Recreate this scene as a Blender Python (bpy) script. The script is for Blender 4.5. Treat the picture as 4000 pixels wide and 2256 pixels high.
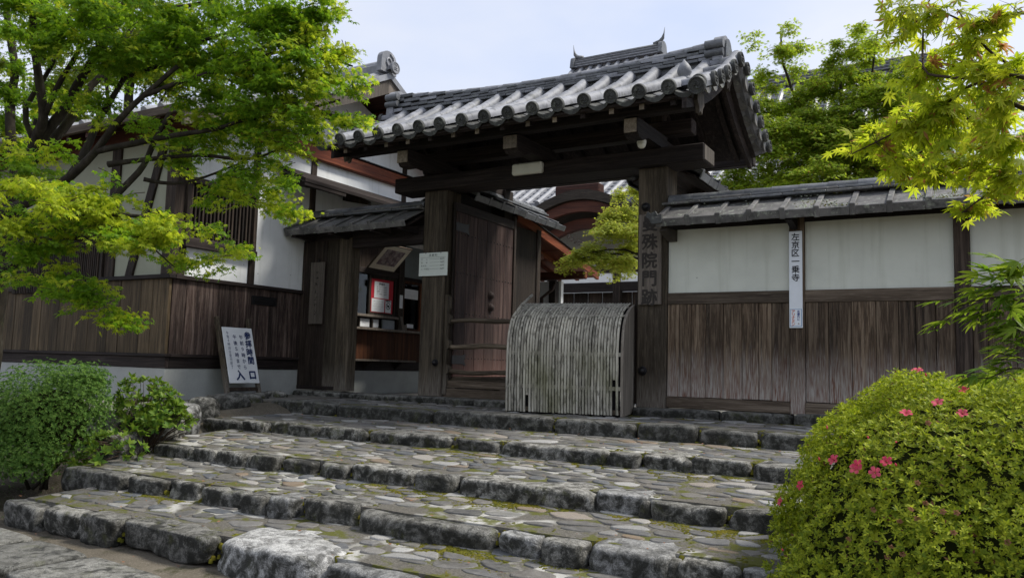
import bpy, bmesh, math, random
import numpy as np
from math import sin, cos, pi, radians, sqrt, atan2, hypot
from mathutils import Vector, Matrix, noise

# ------------------------------------------------------------------ camera, world, sun, exposure
# metres; X along the gate, Y into the precinct, Z up; Z = 0 is the foot of the gate posts, Y = 0 their front face
SC = bpy.context.scene
COL = SC.collection
for o in list(bpy.data.objects):
    bpy.data.objects.remove(o)

YAW, PITCH, ROLL = radians(30.43), radians(5.45), radians(1.56)
cf = Vector((-sin(YAW), cos(YAW), 0)); cr = Vector((cos(YAW), sin(YAW), 0)); cu = Vector((0, 0, 1))
fwd = cf * cos(PITCH) + cu * sin(PITCH); up0 = cu * cos(PITCH) - cf * sin(PITCH)
right = cr * cos(ROLL) + up0 * sin(ROLL); upv = up0 * cos(ROLL) - cr * sin(ROLL)
cam = bpy.data.cameras.new('camera'); cam_o = bpy.data.objects.new('camera', cam); COL.objects.link(cam_o)
cam.sensor_width = 36; cam.lens = 36 * 3095.4 / 4000
cam.clip_start = 0.05; cam.clip_end = 600
cam_o.matrix_world = Matrix(((right.x, upv.x, -fwd.x, 0), (right.y, upv.y, -fwd.y, -9.0), (right.z, upv.z, -fwd.z, 0.45), (0, 0, 0, 1)))
SC.camera = cam_o

SUN_DIR = Vector((0.52, 0.30, 0.80)).normalized()
sun = bpy.data.lights.new('sun', 'SUN'); sun.energy = 2.2; sun.angle = radians(14); sun.color = (1.0, 0.96, 0.88)
sun_o = bpy.data.objects.new('sun', sun); COL.objects.link(sun_o)
sun_o.rotation_euler = SUN_DIR.to_track_quat('Z', 'Y').to_euler()

W = bpy.data.worlds.new('World'); SC.world = W; W.use_nodes = True
wt = W.node_tree; wt.nodes.clear()
w_out = wt.nodes.new('ShaderNodeOutputWorld'); w_bg = wt.nodes.new('ShaderNodeBackground')
sky = wt.nodes.new('ShaderNodeTexSky'); sky.sky_type = 'NISHITA'; sky.sun_disc = False
sky.sun_elevation = math.asin(SUN_DIR.z); sky.sun_rotation = atan2(SUN_DIR.x, SUN_DIR.y)
sky.air_density = 1.0; sky.dust_density = 1.0
w_tc = wt.nodes.new('ShaderNodeTexCoord')
w_mp = wt.nodes.new('ShaderNodeMapping'); w_mp.inputs['Scale'].default_value = (1, 1, 2.2)
w_n = wt.nodes.new('ShaderNodeTexNoise'); w_n.inputs['Scale'].default_value = 2.3; w_n.inputs['Detail'].default_value = 5; w_n.inputs['Roughness'].default_value = .5
w_r = wt.nodes.new('ShaderNodeValToRGB')
w_r.color_ramp.elements[0].position = .38; w_r.color_ramp.elements[0].color = (.80, .88, 1.10, 1)
w_r.color_ramp.elements[1].position = .60; w_r.color_ramp.elements[1].color = (1.0, 1.02, 1.10, 1)
w_s = wt.nodes.new('ShaderNodeVectorMath'); w_s.operation = 'SCALE'; w_s.inputs['Scale'].default_value = 3.2
w_m = wt.nodes.new('ShaderNodeMix'); w_m.data_type = 'RGBA'; w_m.inputs[0].default_value = .86
wt.links.new(w_tc.outputs['Generated'], w_mp.inputs['Vector']); wt.links.new(w_mp.outputs['Vector'], w_n.inputs['Vector'])
wt.links.new(w_n.outputs['Fac'], w_r.inputs['Fac']); wt.links.new(w_r.outputs['Color'], w_s.inputs[0])
wt.links.new(sky.outputs['Color'], w_m.inputs[6]); wt.links.new(w_s.outputs['Vector'], w_m.inputs[7])
wt.links.new(w_m.outputs[2], w_bg.inputs['Color']); w_bg.inputs['Strength'].default_value = .125
wt.links.new(w_bg.outputs['Background'], w_out.inputs['Surface'])

SC.view_settings.view_transform = 'Standard'; SC.view_settings.look = 'None'
SC.view_settings.exposure = 1.15; SC.view_settings.gamma = 1.0; SC.view_settings.use_curve_mapping = False
SC.cycles.max_bounces = 6; SC.cycles.diffuse_bounces = 3; SC.cycles.transmission_bounces = 4; SC.cycles.transparent_max_bounces = 6
SC.cycles.use_denoising = True
random.seed(7); np.random.seed(7)
R = random.uniform

# ------------------------------------------------------------------ geometry helpers
class G:
    """collects vertices and faces for one mesh"""
    def __init__(s): s.v = []; s.f = []
    def add(s, V, F):
        o = len(s.v); s.v += [tuple(p) for p in V]; s.f += [tuple(i + o for i in f) for f in F]; return s
    def box(s, a, b, bev=.004, M=None):
        a, b = Vector(a), Vector(b); lo = [min(a[i], b[i]) for i in range(3)]; hi = [max(a[i], b[i]) for i in range(3)]
        bv = min(bev, .45 * min(hi[i] - lo[i] for i in range(3)))
        idx = {}; V = []
        for sx in (0, 1):
            for sy in (0, 1):
                for sz in (0, 1):
                    S = (sx, sy, sz)
                    for k in range(3):
                        p = [(hi[i] if S[i] else lo[i]) + (0 if i == k else (-bv if S[i] else bv)) for i in range(3)]
                        idx[S, k] = len(V); V.append(Vector(p))
        F = []
        for k in range(3):
            l, m = (k + 1) % 3, (k + 2) % 3
            for sg in (0, 1):
                q = []
                for (u, w) in ((0, 0), (1, 0), (1, 1), (0, 1)):
                    S = [0, 0, 0]; S[k] = sg; S[l] = u; S[m] = w; q.append(idx[tuple(S), k])
                F.append(q if sg else q[::-1])
            for sk in (0, 1):
                for sl in (0, 1):
                    A = [0, 0, 0]; A[k] = sk; A[l] = sl; B_ = A[:]; A[m] = 0; B_[m] = 1
                    F.append([idx[tuple(A), k], idx[tuple(B_), k], idx[tuple(B_), l], idx[tuple(A), l]])
        for sx in (0, 1):
            for sy in (0, 1):
                for sz in (0, 1): F.append([idx[(sx, sy, sz), k] for k in range(3)])
        if M is not None: V = [M @ p for p in V]
        return s.add(V, F)
    def bar(s, p, q, w, h, bev=.004, upx=(0, 0, 1)):
        """rectangular bar from p to q, w across, h along the up direction"""
        p, q = Vector(p), Vector(q); d = (q - p); L = d.length; d.normalize()
        sd = d.cross(Vector(upx)); sd.normalize(); u = sd.cross(d)
        M = Matrix(((d.x, sd.x, u.x, p.x), (d.y, sd.y, u.y, p.y), (d.z, sd.z, u.z, p.z), (0, 0, 0, 1)))
        return s.box((0, -w / 2, -h / 2), (L, w / 2, h / 2), bev, M)
    def tube(s, pts, rad, n=8, cap=True, squash=1.0):
        pts = [Vector(p) for p in pts]; rad = rad if hasattr(rad, '__len__') else [rad] * len(pts)
        V = []; F = []; prev = None
        for i, p in enumerate(pts):
            t = (pts[min(i + 1, len(pts) - 1)] - pts[max(i - 1, 0)]).normalized()
            if prev is None:
                a = t.cross(Vector((0, 0, 1)) if abs(t.z) < .9 else Vector((1, 0, 0))).normalized()
            else:
                a = (prev - t * prev.dot(t)).normalized()
            prev = a; b = t.cross(a)
            for j in range(n):
                an = 2 * pi * j / n; V.append(p + a * (cos(an) * rad[i]) + b * (sin(an) * rad[i] * squash))
        for i in range(len(pts) - 1):
            for j in range(n):
                F.append((i * n + j, i * n + (j + 1) % n, (i + 1) * n + (j + 1) % n, (i + 1) * n + j))
        if cap: F.append(tuple(range(n))[::-1]); F.append(tuple((len(pts) - 1) * n + j for j in range(n)))
        return s.add(V, F)
    def lathe(s, prof, n=16, M=None):
        V = []; F = []
        for (r, z) in prof:
            for j in range(n): an = 2 * pi * j / n; V.append(Vector((r * cos(an), r * sin(an), z)))
        for i in range(len(prof) - 1):
            for j in range(n): F.append((i * n + j, i * n + (j + 1) % n, (i + 1) * n + (j + 1) % n, (i + 1) * n + j))
        F.append(tuple(range(n))[::-1]); F.append(tuple((len(prof) - 1) * n + j for j in range(n)))
        if M is not None: V = [M @ p for p in V]
        return s.add(V, F)
    def prism(s, poly, a, b, ax='x', M=None):
        """2D polygon extruded from a to b along ax; poly is in the other two axes in xyz order"""
        def put(p, t): return Vector({'x': (t, p[0], p[1]), 'y': (p[0], t, p[1]), 'z': (p[0], p[1], t)}[ax])
        n = len(poly); V = [put(p, a) for p in poly] + [put(p, b) for p in poly]
        F = [tuple(range(n))[::-1], tuple(range(n, 2 * n))] + [(i, (i + 1) % n, n + (i + 1) % n, n + i) for i in range(n)]
        if M is not None: V = [M @ p for p in V]
        return s.add(V, F)
    def sheet(s, rows):
        """grid of points"""
        n = len(rows[0]); V = [p for r in rows for p in r]
        return s.add(V, [(i * n + j, i * n + j + 1, (i + 1) * n + j + 1, (i + 1) * n + j) for i in range(len(rows) - 1) for j in range(n - 1)])
    def slab(s, rows, th):
        """grid of points thickened along its down direction th (vector)"""
        th = Vector(th); n = len(rows[0]); m = len(rows)
        top = [Vector(p) for r in rows for p in r]; V = top + [p + th for p in top]; o = n * m; F = []
        for i in range(m - 1):
            for j in range(n - 1):
                q = (i * n + j, i * n + j + 1, (i + 1) * n + j + 1, (i + 1) * n + j); F.append(q); F.append(tuple(k + o for k in q[::-1]))
        edge = [i for i in range(n)] + [i * n + n - 1 for i in range(1, m)] + [(m - 1) * n + j for j in range(n - 2, -1, -1)] + [i * n for i in range(m - 2, 0, -1)]
        for k in range(len(edge)): a, b = edge[k], edge[(k + 1) % len(edge)]; F.append((a, b, b + o, a + o))
        return s.add(V, F)

def mesh(name, g, mat, smooth=False, fix=True):
    me = bpy.data.meshes.new(name); me.from_pydata(g.v, [], g.f)
    if fix:
        bm = bmesh.new(); bm.from_mesh(me); bmesh.ops.recalc_face_normals(bm, faces=bm.faces); bm.to_mesh(me); bm.free()
    if smooth:
        me.polygons.foreach_set('use_smooth', [True] * len(me.polygons))
        if smooth == 'auto': me.set_sharp_from_angle(angle=radians(38))
    if mat: me.materials.append(mat)
    me.update(); return me
def link(name, data, parent=None, M=None):
    o = bpy.data.objects.new(name, data); COL.objects.link(o)
    if parent: o.parent = parent
    if M is not None: o.matrix_local = M
    return o
def obj(name, g, mat, parent=None, smooth=False, M=None, fix=True):
    return link(name, mesh(name, g, mat, smooth, fix), parent, M)
def tag(o, label=None, cat=None, group=None, kind=None):
    for k, v in (('label', label), ('category', cat), ('group', group), ('kind', kind)):
        if v: o[k] = v
    return o
def thing(name, label, cat, loc=(0, 0, 0), group=None):
    return tag(link(name, None, None, Matrix.Translation(loc)), label, cat, group)
def T(x, y, z): return Matrix.Translation((x, y, z))
def inv(o): return Matrix.Translation(-o.location)
def RZ(a): return Matrix.Rotation(a, 4, 'Z')
def RX(a): return Matrix.Rotation(a, 4, 'X')
def RY(a): return Matrix.Rotation(a, 4, 'Y')
def frame(o, x, y):
    """matrix with local X along x and local Y near y"""
    x = Vector(x).normalized(); z = x.cross(Vector(y)).normalized(); y = z.cross(x)
    return Matrix(((x.x, y.x, z.x, o[0]), (x.y, y.y, z.y, o[1]), (x.z, y.z, z.z, o[2]), (0, 0, 0, 1)))

# ------------------------------------------------------------------ materials
class B:
    def __init__(s, name):
        s.m = bpy.data.materials.new(name); s.m.use_nodes = True; s.t = s.m.node_tree; s.t.nodes.clear()
        s.out = s.t.nodes.new('ShaderNodeOutputMaterial')
    def n(s, ty, props=None, **k):
        nd = s.t.nodes.new('ShaderNode' + ty)
        for a, v in (props or {}).items(): setattr(nd, a, v)
        for a, v in k.items():
            i = nd.inputs[int(a[1:])] if a[0] == 'i' and a[1:].isdigit() else nd.inputs[a.replace('_', ' ')]
            if isinstance(v, bpy.types.NodeSocket): s.t.links.new(v, i)
            elif isinstance(v, (tuple, list)) and len(v) == 3 and i.type == 'RGBA': i.default_value = (*v, 1)
            else: i.default_value = v
        return nd
    def coords(s, scale=(1, 1, 1), rnd=True, src='Object'):
        v = s.n('TexCoord').outputs[src]
        if rnd:
            r = s.n('ObjectInfo').outputs['Random']
            off = s.n('VectorMath', {'operation': 'SCALE'}, i0=(37.1, 53.7, 29.3)); s.t.links.new(r, off.inputs['Scale'])
            v = s.n('VectorMath', {'operation': 'ADD'}, i0=v, i1=off.outputs[0]).outputs[0]
        return s.n('Mapping', Vector=v, Scale=scale).outputs[0]
    def noise(s, vec, scale=1, detail=4, rough=.55, dist=0):
        return s.n('TexNoise', Vector=vec, Scale=scale, Detail=detail, Roughness=rough, Distortion=dist).outputs['Fac']
    def ramp(s, fac, *stops):
        nd = s.n('ValToRGB', Fac=fac); e = nd.color_ramp.elements
        while len(e) < len(stops): e.new(.5)
        for el, (p, c) in zip(e, stops):
            el.position = p; el.color = (*c, 1) if isinstance(c, (tuple, list)) else (c, c, c, 1)
        return nd.outputs['Color']
    def mix(s, f, a, b, mode='MIX'):
        nd = s.n('Mix', {'data_type': 'RGBA', 'blend_type': mode})
        for i, v in ((0, f), (6, a), (7, b)):
            if isinstance(v, bpy.types.NodeSocket): s.t.links.new(v, nd.inputs[i])
            else: nd.inputs[i].default_value = (*v, 1) if isinstance(v, (tuple, list)) else v
        return nd.outputs[2]
    def math(s, op, a, b=0.0):
        return s.n('Math', {'operation': op}, i0=a, i1=b).outputs[0]
    def rnd(s): return s.n('ObjectInfo').outputs['Random']
    def island(s): return s.n('NewGeometry').outputs['Random Per Island']
    def bump(s, h, st=.3, d=.01): return s.n('Bump', Height=h, Strength=st, Distance=d).outputs[0]
    def bsdf(s, col, rough=.7, normal=None, spec=.3, metal=0.0):
        k = dict(Base_Color=col, Roughness=rough, Metallic=metal); k['Specular_IOR_Level'] = spec
        k = {a: v for a, v in k.items()}
        nd = s.t.nodes.new('ShaderNodeBsdfPrincipled')
        for a, v in (('Base Color', col), ('Roughness', rough), ('Metallic', metal), ('Specular IOR Level', spec), ('Normal', normal)):
            if v is None: continue
            if isinstance(v, bpy.types.NodeSocket): s.t.links.new(v, nd.inputs[a])
            else: nd.inputs[a].default_value = (*v, 1) if isinstance(v, (tuple, list)) else v
        return nd.outputs[0]
    def done(s, sh): s.t.links.new(sh, s.out.inputs['Surface']); return s.m

def wood(name, c0, c1, c2, axis='Z', stain=None, rough=.75, fine=1.0):
    """weathered timber: c0 dark grain, c1 body, c2 pale worn fibres; grain runs along axis"""
    c0, c1, c2 = ((c[0] * .98, c[1] * .88, c[2] * .77) for c in (c0, c1, c2))      # seen under a cool sky the timber is a warm brown
    b = B(name); k = {'X': (1.1, 26, 26), 'Y': (26, 1.1, 26), 'Z': (26, 26, 1.1)}[axis]
    v = b.coords(tuple(x * fine for x in k)); g1 = b.noise(v, 1.0, 6, .65, .6)
    k2 = {'X': (.5, 3, 3), 'Y': (3, .5, 3), 'Z': (3, 3, .5)}[axis]
    g2 = b.noise(b.coords(k2), 1.0, 4, .6, .3)
    k3 = {'X': (6, 130, 130), 'Y': (130, 6, 130), 'Z': (130, 130, 6)}[axis]
    g3 = b.noise(b.coords(k3), 1.0, 3, .6)
    body = b.ramp(g1, (.34, c0), (.50, c1), (.66, c2))
    body = b.mix(b.ramp(g2, (.35, 0.0), (.7, .75)), body, c0)
    body = b.mix(b.ramp(g3, (.52, 0.0), (.68, .45)), body, c2)
    tint = b.ramp(b.rnd(), (0, .60), (.5, 1.0), (1, 1.45)); body = b.mix(1.0, body, tint, 'MULTIPLY')
    if stain:   # bleached and peeled foot of the boards
        z = b.n('SeparateXYZ', Vector=b.n('NewGeometry').outputs['Position']).outputs[2]
        zz = b.math('ADD', z, b.math('MULTIPLY', b.math('SUBTRACT', g1, .5), stain[2]))
        f = b.ramp(b.math('DIVIDE', b.math('SUBTRACT', zz, stain[0]), stain[1]), (0, .85), (.45, .5), (1, 0.0))
        pal = b.ramp(g3, (.35, stain[3]), (.6, stain[4]))
        body = b.mix(f, body, pal)
    h = b.math('ADD', g1, b.math('MULTIPLY', g3, .5))
    return b.done(b.bsdf(body, rough, b.bump(h, .55, .006), .25))

WOOD = wood('wood_dark_vertical', (.010, .008, .007), (.030, .022, .018), (.075, .062, .054), 'Z')
WOODX = wood('wood_dark_along_x', (.008, .006, .006), (.021, .016, .016), (.052, .044, .044), 'X')
WOODY = wood('wood_dark_along_y', (.008, .006, .006), (.021, .016, .016), (.052, .044, .044), 'Y')
W_POST = wood('wood_gate_post', (.020, .017, .012), (.062, .054, .041), (.135, .120, .098), 'Z', (0.0, .42, .5, (.07, .05, .04), (.20, .18, .15)))
W_FENCE = wood('wood_wall_boards', (.016, .012, .008), (.088, .064, .045), (.225, .190, .150), 'Z', (.16, .55, .7, (.15, .060, .036), (.38, .355, .32)))
W_DADO = wood('wood_reddish_boards', (.014, .010, .010), (.066, .046, .042), (.200, .165, .155), 'Z')
W_SIDE = wood('wood_olive_boards', (.022, .017, .010), (.078, .060, .036), (.145, .118, .080), 'Z')
W_RED = wood('wood_red_brown', (.045, .012, .006), (.140, .038, .018), (.210, .075, .035), 'Y', rough=.55, fine=.5)
W_REDX = wood('wood_red_brown_along_x', (.028, .009, .006), (.078, .026, .016), (.120, .048, .028), 'X', rough=.6, fine=.6)
W_DOOR = wood('wood_door_boards', (.020, .013, .013), (.056, .036, .035), (.110, .080, .078), 'Z', (.20, .45, .7, (.10, .035, .028), (.15, .09, .075)))
W_GREY = wood('wood_grey_plaque', (.060, .056, .052), (.115, .108, .102), (.17, .162, .155), 'Z')
W_GREYX = wood('wood_grey_along_x', (.040, .032, .025), (.090, .075, .060), (.18, .16, .14), 'X')
W_PALE = wood('wood_pale_cut_end', (.10, .088, .07), (.20, .18, .15), (.30, .28, .24), 'Y')
W_LOG = wood('wood_log_rail', (.030, .024, .018), (.100, .085, .065), (.20, .18, .15), 'X')
W_BROWN = wood('wood_booth_counter', (.020, .008, .004), (.075, .028, .012), (.130, .055, .025), 'Z', fine=.5)

def plaster(name, c, spots=True):
    b = B(name); v = b.coords((1, 1, 1), False)
    a = b.noise(v, 3, 4, .6); f = b.noise(v, 90, 3, .6)
    col = b.mix(b.ramp(a, (.35, 0.0), (.75, .5)), c, tuple(x * .76 for x in c))
    if spots:
        sp = b.n('TexVoronoi', {'feature': 'F1'}, Vector=v, Scale=4.0).outputs['Distance']
        col = b.mix(b.ramp(sp, (.02, .8), (.045, 0.0)), col, (.10, .11, .09))
        st = b.noise(b.coords((9, 9, .5), False), 1, 4, .6); col = b.mix(b.ramp(st, (.54, 0.0), (.82, .45)), col, (.34, .35, .27))
    return b.done(b.bsdf(col, .85, b.bump(f, .12, .003), .2))
PLASTER = plaster('plaster_white', (.80, .81, .80)); PLASTER_DIM = plaster('plaster_white_dimmed', (.62, .635, .56)); PLASTER_F = plaster('plaster_front_shaded', (.30, .31, .24));  # last two: the same white plaster, front-face shade put into the colour
def concrete(name, c):
    b = B(name); v = b.coords((1, 1, 1), False)
    a = b.noise(v, 2.5, 5, .65); f = b.noise(v, 140, 3, .7)
    col = b.mix(b.ramp(a, (.3, 0.0), (.7, .6)), c, tuple(x * .65 for x in c)); col = b.mix(b.ramp(f, (.4, 0.0), (.75, .5)), col, tuple(x * .55 for x in c))
    return b.done(b.bsdf(col, .9, b.bump(f, .3, .003), .2))
CONCRETE = concrete('concrete_plinth', (.42, .43, .41)); SLAB = concrete('concrete_slab_top', (.22, .205, .18)); SLAB2 = concrete('courtyard_gravel', (.30, .29, .27))

def stone(name, dark, mid, light, lichen=.5, moss=.35, grain=170, rough=.85):
    """granite: speckled, black lichen on patches, pale patches, darker upright faces, some moss"""
    b = B(name); v = b.coords((1, 1, 1)); 
    a = b.noise(v, 3.2, 5, .6, .3); m = b.noise(v, 11, 5, .7, .4); f = b.noise(v, grain, 2, .7)
    tint = b.ramp(b.rnd(), (0, .6), (.5, 1.0), (1, 1.5))
    col = b.mix(b.ramp(m, (.38, 0.0), (.58, 1.0)), mid, light); col = b.mix(1.0, col, tint, 'MULTIPLY')
    col = b.mix(b.ramp(f, (.42, .55), (.6, 0.0)), col, dark)
    col = b.mix(b.ramp(b.noise(v, 6.5, 6, .75, .5), (.5, 0.0), (.60, lichen)), col, (.018, .018, .016))
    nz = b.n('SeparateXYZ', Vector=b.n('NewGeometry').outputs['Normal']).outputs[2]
    side = b.ramp(nz, (.25, .9), (.75, 0.0))       # upright faces darker than level ones, in noise-shaped patches
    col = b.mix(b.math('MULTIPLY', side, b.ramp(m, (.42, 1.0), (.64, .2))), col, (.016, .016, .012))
    ms = b.ramp(b.noise(v, 4.5, 5, .7), (.56, 0.0), (.66, moss)); col = b.mix(ms, col, (.060, .065, .012))
    h = b.math('ADD', b.math('MULTIPLY', m, 1.0), b.math('MULTIPLY', b.noise(v, 45, 4, .75), .7))
    return b.done(b.bsdf(col, rough, b.bump(h, .9, .022), .3))
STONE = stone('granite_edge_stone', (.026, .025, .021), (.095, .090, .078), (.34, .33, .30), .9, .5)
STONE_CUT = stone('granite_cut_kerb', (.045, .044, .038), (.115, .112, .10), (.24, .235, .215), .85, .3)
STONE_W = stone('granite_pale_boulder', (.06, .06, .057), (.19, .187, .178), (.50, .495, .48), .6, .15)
def cobble():
    b = B('paving_stone_mixed'); v = b.coords((1, 1, 1)); r = b.rnd(); i = b.island()
    key = b.math('FRACT', b.math('ADD', r, i))
    base = b.ramp(key, (0, (.050, .049, .047)), (.2, (.095, .090, .084)), (.38, (.14, .126, .108)), (.52, (.060, .070, .086)), (.66, (.17, .158, .145)), (.8, (.28, .275, .262)), (.9, (.40, .395, .38)), (.97, (.20, .14, .085)))
    m = b.noise(v, 16, 5, .7); f = b.noise(v, 140, 2, .6); a = b.noise(v, 3, 4, .6)
    col = b.mix(b.ramp(m, (.35, 0.0), (.72, .42)), base, (.28, .27, .25)); col = b.mix(b.ramp(f, (.4, .35), (.6, 0.0)), col, (.04, .04, .04))
    col = b.mix(b.ramp(a, (.55, 0.0), (.7, .35)), col, (.05, .055, .03))
    return b.done(b.bsdf(col, b.ramp(m, (.3, .45), (.7, .8)), b.bump(b.math('ADD', m, b.math('MULTIPLY', f, .2)), .5, .012), .4))
COBBLE = cobble()
def mortar():
    b = B('mortar_with_moss'); v = b.coords((1, 1, 1), False)
    a = b.noise(v, 2.2, 5, .6, .2); f = b.noise(v, 60, 4, .7); w = b.noise(v, 1.1, 4, .65, .5); g = b.noise(v, 5, 5, .7)
    col = b.mix(b.ramp(f, (.35, 0.0), (.7, 1.0)), (.075, .069, .058), (.165, .153, .132))
    col = b.mix(b.ramp(w, (.57, 0.0), (.63, .85)), col, (.44, .43, .40))
    col = b.mix(b.ramp(g, (.50, 0.0), (.58, .9)), col, (.085, .090, .012))
    return b.done(b.bsdf(col, .92, b.bump(b.math('ADD', f, g), .8, .012), .2))
MORTAR = mortar()
def dirt():
    b = B('packed_earth'); v = b.coords((1, 1, 1), False)
    a = b.noise(v, 1.6, 6, .65); f = b.noise(v, 75, 4, .75); g = b.noise(v, 3.5, 5, .7)
    col = b.mix(b.ramp(a, (.35, 0.0), (.7, 1.0)), (.085, .072, .054), (.17, .148, .115)); col = b.mix(b.ramp(f, (.5, 0.0), (.72, .7)), col, (.28, .255, .215))
    col = b.mix(b.ramp(g, (.56, 0.0), (.66, .7)), col, (.030, .036, .009))
    return b.done(b.bsdf(col, .95, b.bump(b.math('ADD', f, a), .8, .02), .15))
DIRT = dirt()
def moss():
    b = B('moss'); i = b.island(); v = b.coords((1, 1, 1), False)
    col = b.mix(i, (.040, .046, .006), (.12, .115, .014)); col = b.mix(b.ramp(b.noise(v, 6, 3), (.4, 0.0), (.7, .6)), col, (.14, .11, .014))
    return b.done(b.bsdf(col, .95, None, .1))
MOSS = moss()
def tile(name, c0, c1, lich, rough, spec=.5, grime=.5):
    b = B(name); v = b.coords((1, 1, 1)); a = b.noise(v, 5, 5, .65, .3); f = b.noise(v, 80, 3, .65)
    col = b.mix(b.ramp(a, (.35, 0.0), (.7, 1.0)), c0, c1); col = b.mix(1.0, col, b.ramp(b.rnd(), (0, .75), (1, 1.25)), 'MULTIPLY')
    col = b.mix(b.ramp(b.noise(v, 13, 6, .75, .4), (.55, 0.0), (.62, lich)), col, (.28, .30, .25))
    col = b.mix(b.ramp(b.noise(v, 8, 5, .7), (.53, 0.0), (.65, grime)), col, (.022, .024, .020))
    return b.done(b.bsdf(col, b.ramp(a, (.3, rough), (.7, min(1, rough + .2))), b.bump(f, .25, .004), spec))
TILE = tile('roof_tile_smoked', (.135, .14, .155), (.27, .275, .30), .3, .52, .45, .6)
TILE_D = tile('roof_tile_dark', (.065, .069, .075), (.145, .15, .16), .25, .42, .5, .5)
TILE_L = tile('roof_tile_lichened', (.075, .075, .072), (.17, .16, .155), .75, .6, .4, .6)
TILE_END = tile('roof_tile_end_cap', (.030, .031, .030), (.075, .077, .074), .35, .6, .35, .6)
TILE_FAR = tile('roof_tile_far_hall', (.16, .165, .18), (.30, .305, .33), .1, .4, .6, .15)

def flat(name, c, rough=.6, spec=.3, metal=0.0, var=.12, sc=8):
    b = B(name); v = b.coords((1, 1, 1)); a = b.noise(v, sc, 4, .6)
    col = b.mix(b.ramp(a, (.3, 0.0), (.75, 1.0)), tuple(x * (1 - var) for x in c), tuple(min(1, x * (1 + var)) for x in c))
    return b.done(b.bsdf(col, rough, b.bump(b.noise(v, 60, 2), .06, .002), spec, metal))
INK = flat('ink_black', (.012, .012, .014), .7); INK_BLUE = flat('ink_dark_blue', (.012, .028, .105), .6); INK_FADED = flat('ink_faded', (.035, .03, .026), .8)
INK_GREEN = flat('ink_dark_green', (.02, .045, .035), .7); INK_RED = flat('ink_orange_red', (.55, .13, .06), .6); INK_NAVY = flat('ink_navy', (.03, .05, .22), .6)
SIGNW = flat('sign_white_panel', (.76, .77, .78), .45, .4, var=.09, sc=3); SIGNB = flat('sign_pale_board', (.62, .66, .60), .55, var=.05); ENAMEL = flat('sign_enamel', (.68, .71, .74), .25, .5, var=.05)
PAPER = flat('paper_white', (.72, .74, .76), .8, var=.04); RED = flat('red_backing', (.45, .015, .03), .6, var=.1)
IRON = flat('iron_black', (.020, .019, .020), .5, .5, .6); RUST = flat('iron_rusty', (.035, .022, .018), .65, .4, .3); GUTTER = flat('gutter_metal', (.30, .32, .34), .4, .5, .4)
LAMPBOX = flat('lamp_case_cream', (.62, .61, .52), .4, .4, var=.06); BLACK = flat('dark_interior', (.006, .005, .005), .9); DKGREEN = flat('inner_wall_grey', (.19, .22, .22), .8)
BLIND = flat('grey_blind', (.30, .33, .36), .7); BARK_ROOF = wood('cypress_bark_roof', (.030, .026, .022), (.075, .066, .058), (.13, .12, .105), 'X', fine=2)
def bamboo():
    b = B('bamboo_weathered'); v = b.coords((40, 40, 3)); a = b.noise(v, 1, 5, .65); c = b.noise(b.coords((14, 14, 5)), 1, 5, .7)
    col = b.ramp(a, (.3, (.24, .222, .18)), (.52, (.38, .358, .295)), (.72, (.52, .50, .43))); col = b.mix(1.0, col, b.ramp(b.rnd(), (0, .7), (1, 1.2)), 'MULTIPLY')
    col = b.mix(b.ramp(c, (.5, 0.0), (.62, .75)), col, (.060, .055, .042))
    p = b.noise(b.coords((2.2, 2.2, 1.2), False), 1, 3); z = b.n('SeparateXYZ', Vector=b.n('NewGeometry').outputs['Position']).outputs[2]
    col = b.mix(b.math('MULTIPLY', b.ramp(p, (.45, 0.0), (.65, .55)), b.ramp(z, (.3, 1.0), (.75, 0.0))), col, (.11, .115, .03))
    return b.done(b.bsdf(col, .6, b.bump(a, .3, .003), .35))
BAMBOO = bamboo(); W_BLEACH = wood('wood_bleached_board', (.12, .115, .105), (.24, .235, .225), (.38, .375, .36), 'Z')

def leaf(name, c0, c1, t0, t1, tr=.45, rough=.45, brown=None, per='island'):
    """thin leaf: colour varies from leaf to leaf, part of the light passes through"""
    b = B(name); i = b.island() if per == 'island' else b.rnd()
    col = b.mix(i, c0, c1); tc = b.mix(i, t0, t1)
    if brown:
        k = b.math('FRACT', b.math('MULTIPLY', i, 17.3)); f = b.ramp(k, (1 - brown[0], 0.0), (1 - brown[0] * .6, 1.0))
        col = b.mix(f, col, brown[1]); tc = b.mix(f, tc, brown[1])
    tl = b.n('BsdfTranslucent', Color=tc).outputs[0]
    sh = b.n('MixShader', i0=tr, i1=b.bsdf(col, rough + .1, None, .14), i2=tl).outputs[0]
    return b.done(sh)
LEAF_D = leaf('maple_leaf_green', (.062, .150, .013), (.165, .280, .024), (.21, .42, .015), (.42, .59, .03), .48)
LEAF_Y = leaf('maple_leaf_young', (.155, .255, .017), (.35, .40, .032), (.44, .60, .02), (.70, .73, .05), .52)
LEAF_R = leaf('maple_leaf_near', (.16, .235, .018), (.34, .37, .035), (.48, .62, .02), (.76, .78, .05), .58, .5, (.07, (.42, .20, .07)), 'rnd')
LEAF_R2 = leaf('maple_leaf_near_mass', (.145, .215, .018), (.30, .335, .032), (.44, .58, .02), (.72, .74, .05), .58, .5, (.05, (.40, .20, .07)))
LEAF_B = leaf('maple_leaf_behind_wall', (.105, .200, .020), (.29, .37, .040), (.34, .56, .02), (.66, .75, .05), .45, .5, (.10, (.32, .17, .05)))
LEAF_I = leaf('maple_leaf_courtyard', (.17, .25, .04), (.40, .42, .07), (.45, .58, .05), (.74, .73, .10), .45, .5, (.05, (.36, .16, .06)))
LEAF_AZ = leaf('azalea_leaf', (.085, .135, .012), (.40, .44, .034), (.24, .36, .015), (.58, .64, .03), .32, .42, (.02, (.14, .06, .03)))
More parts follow.
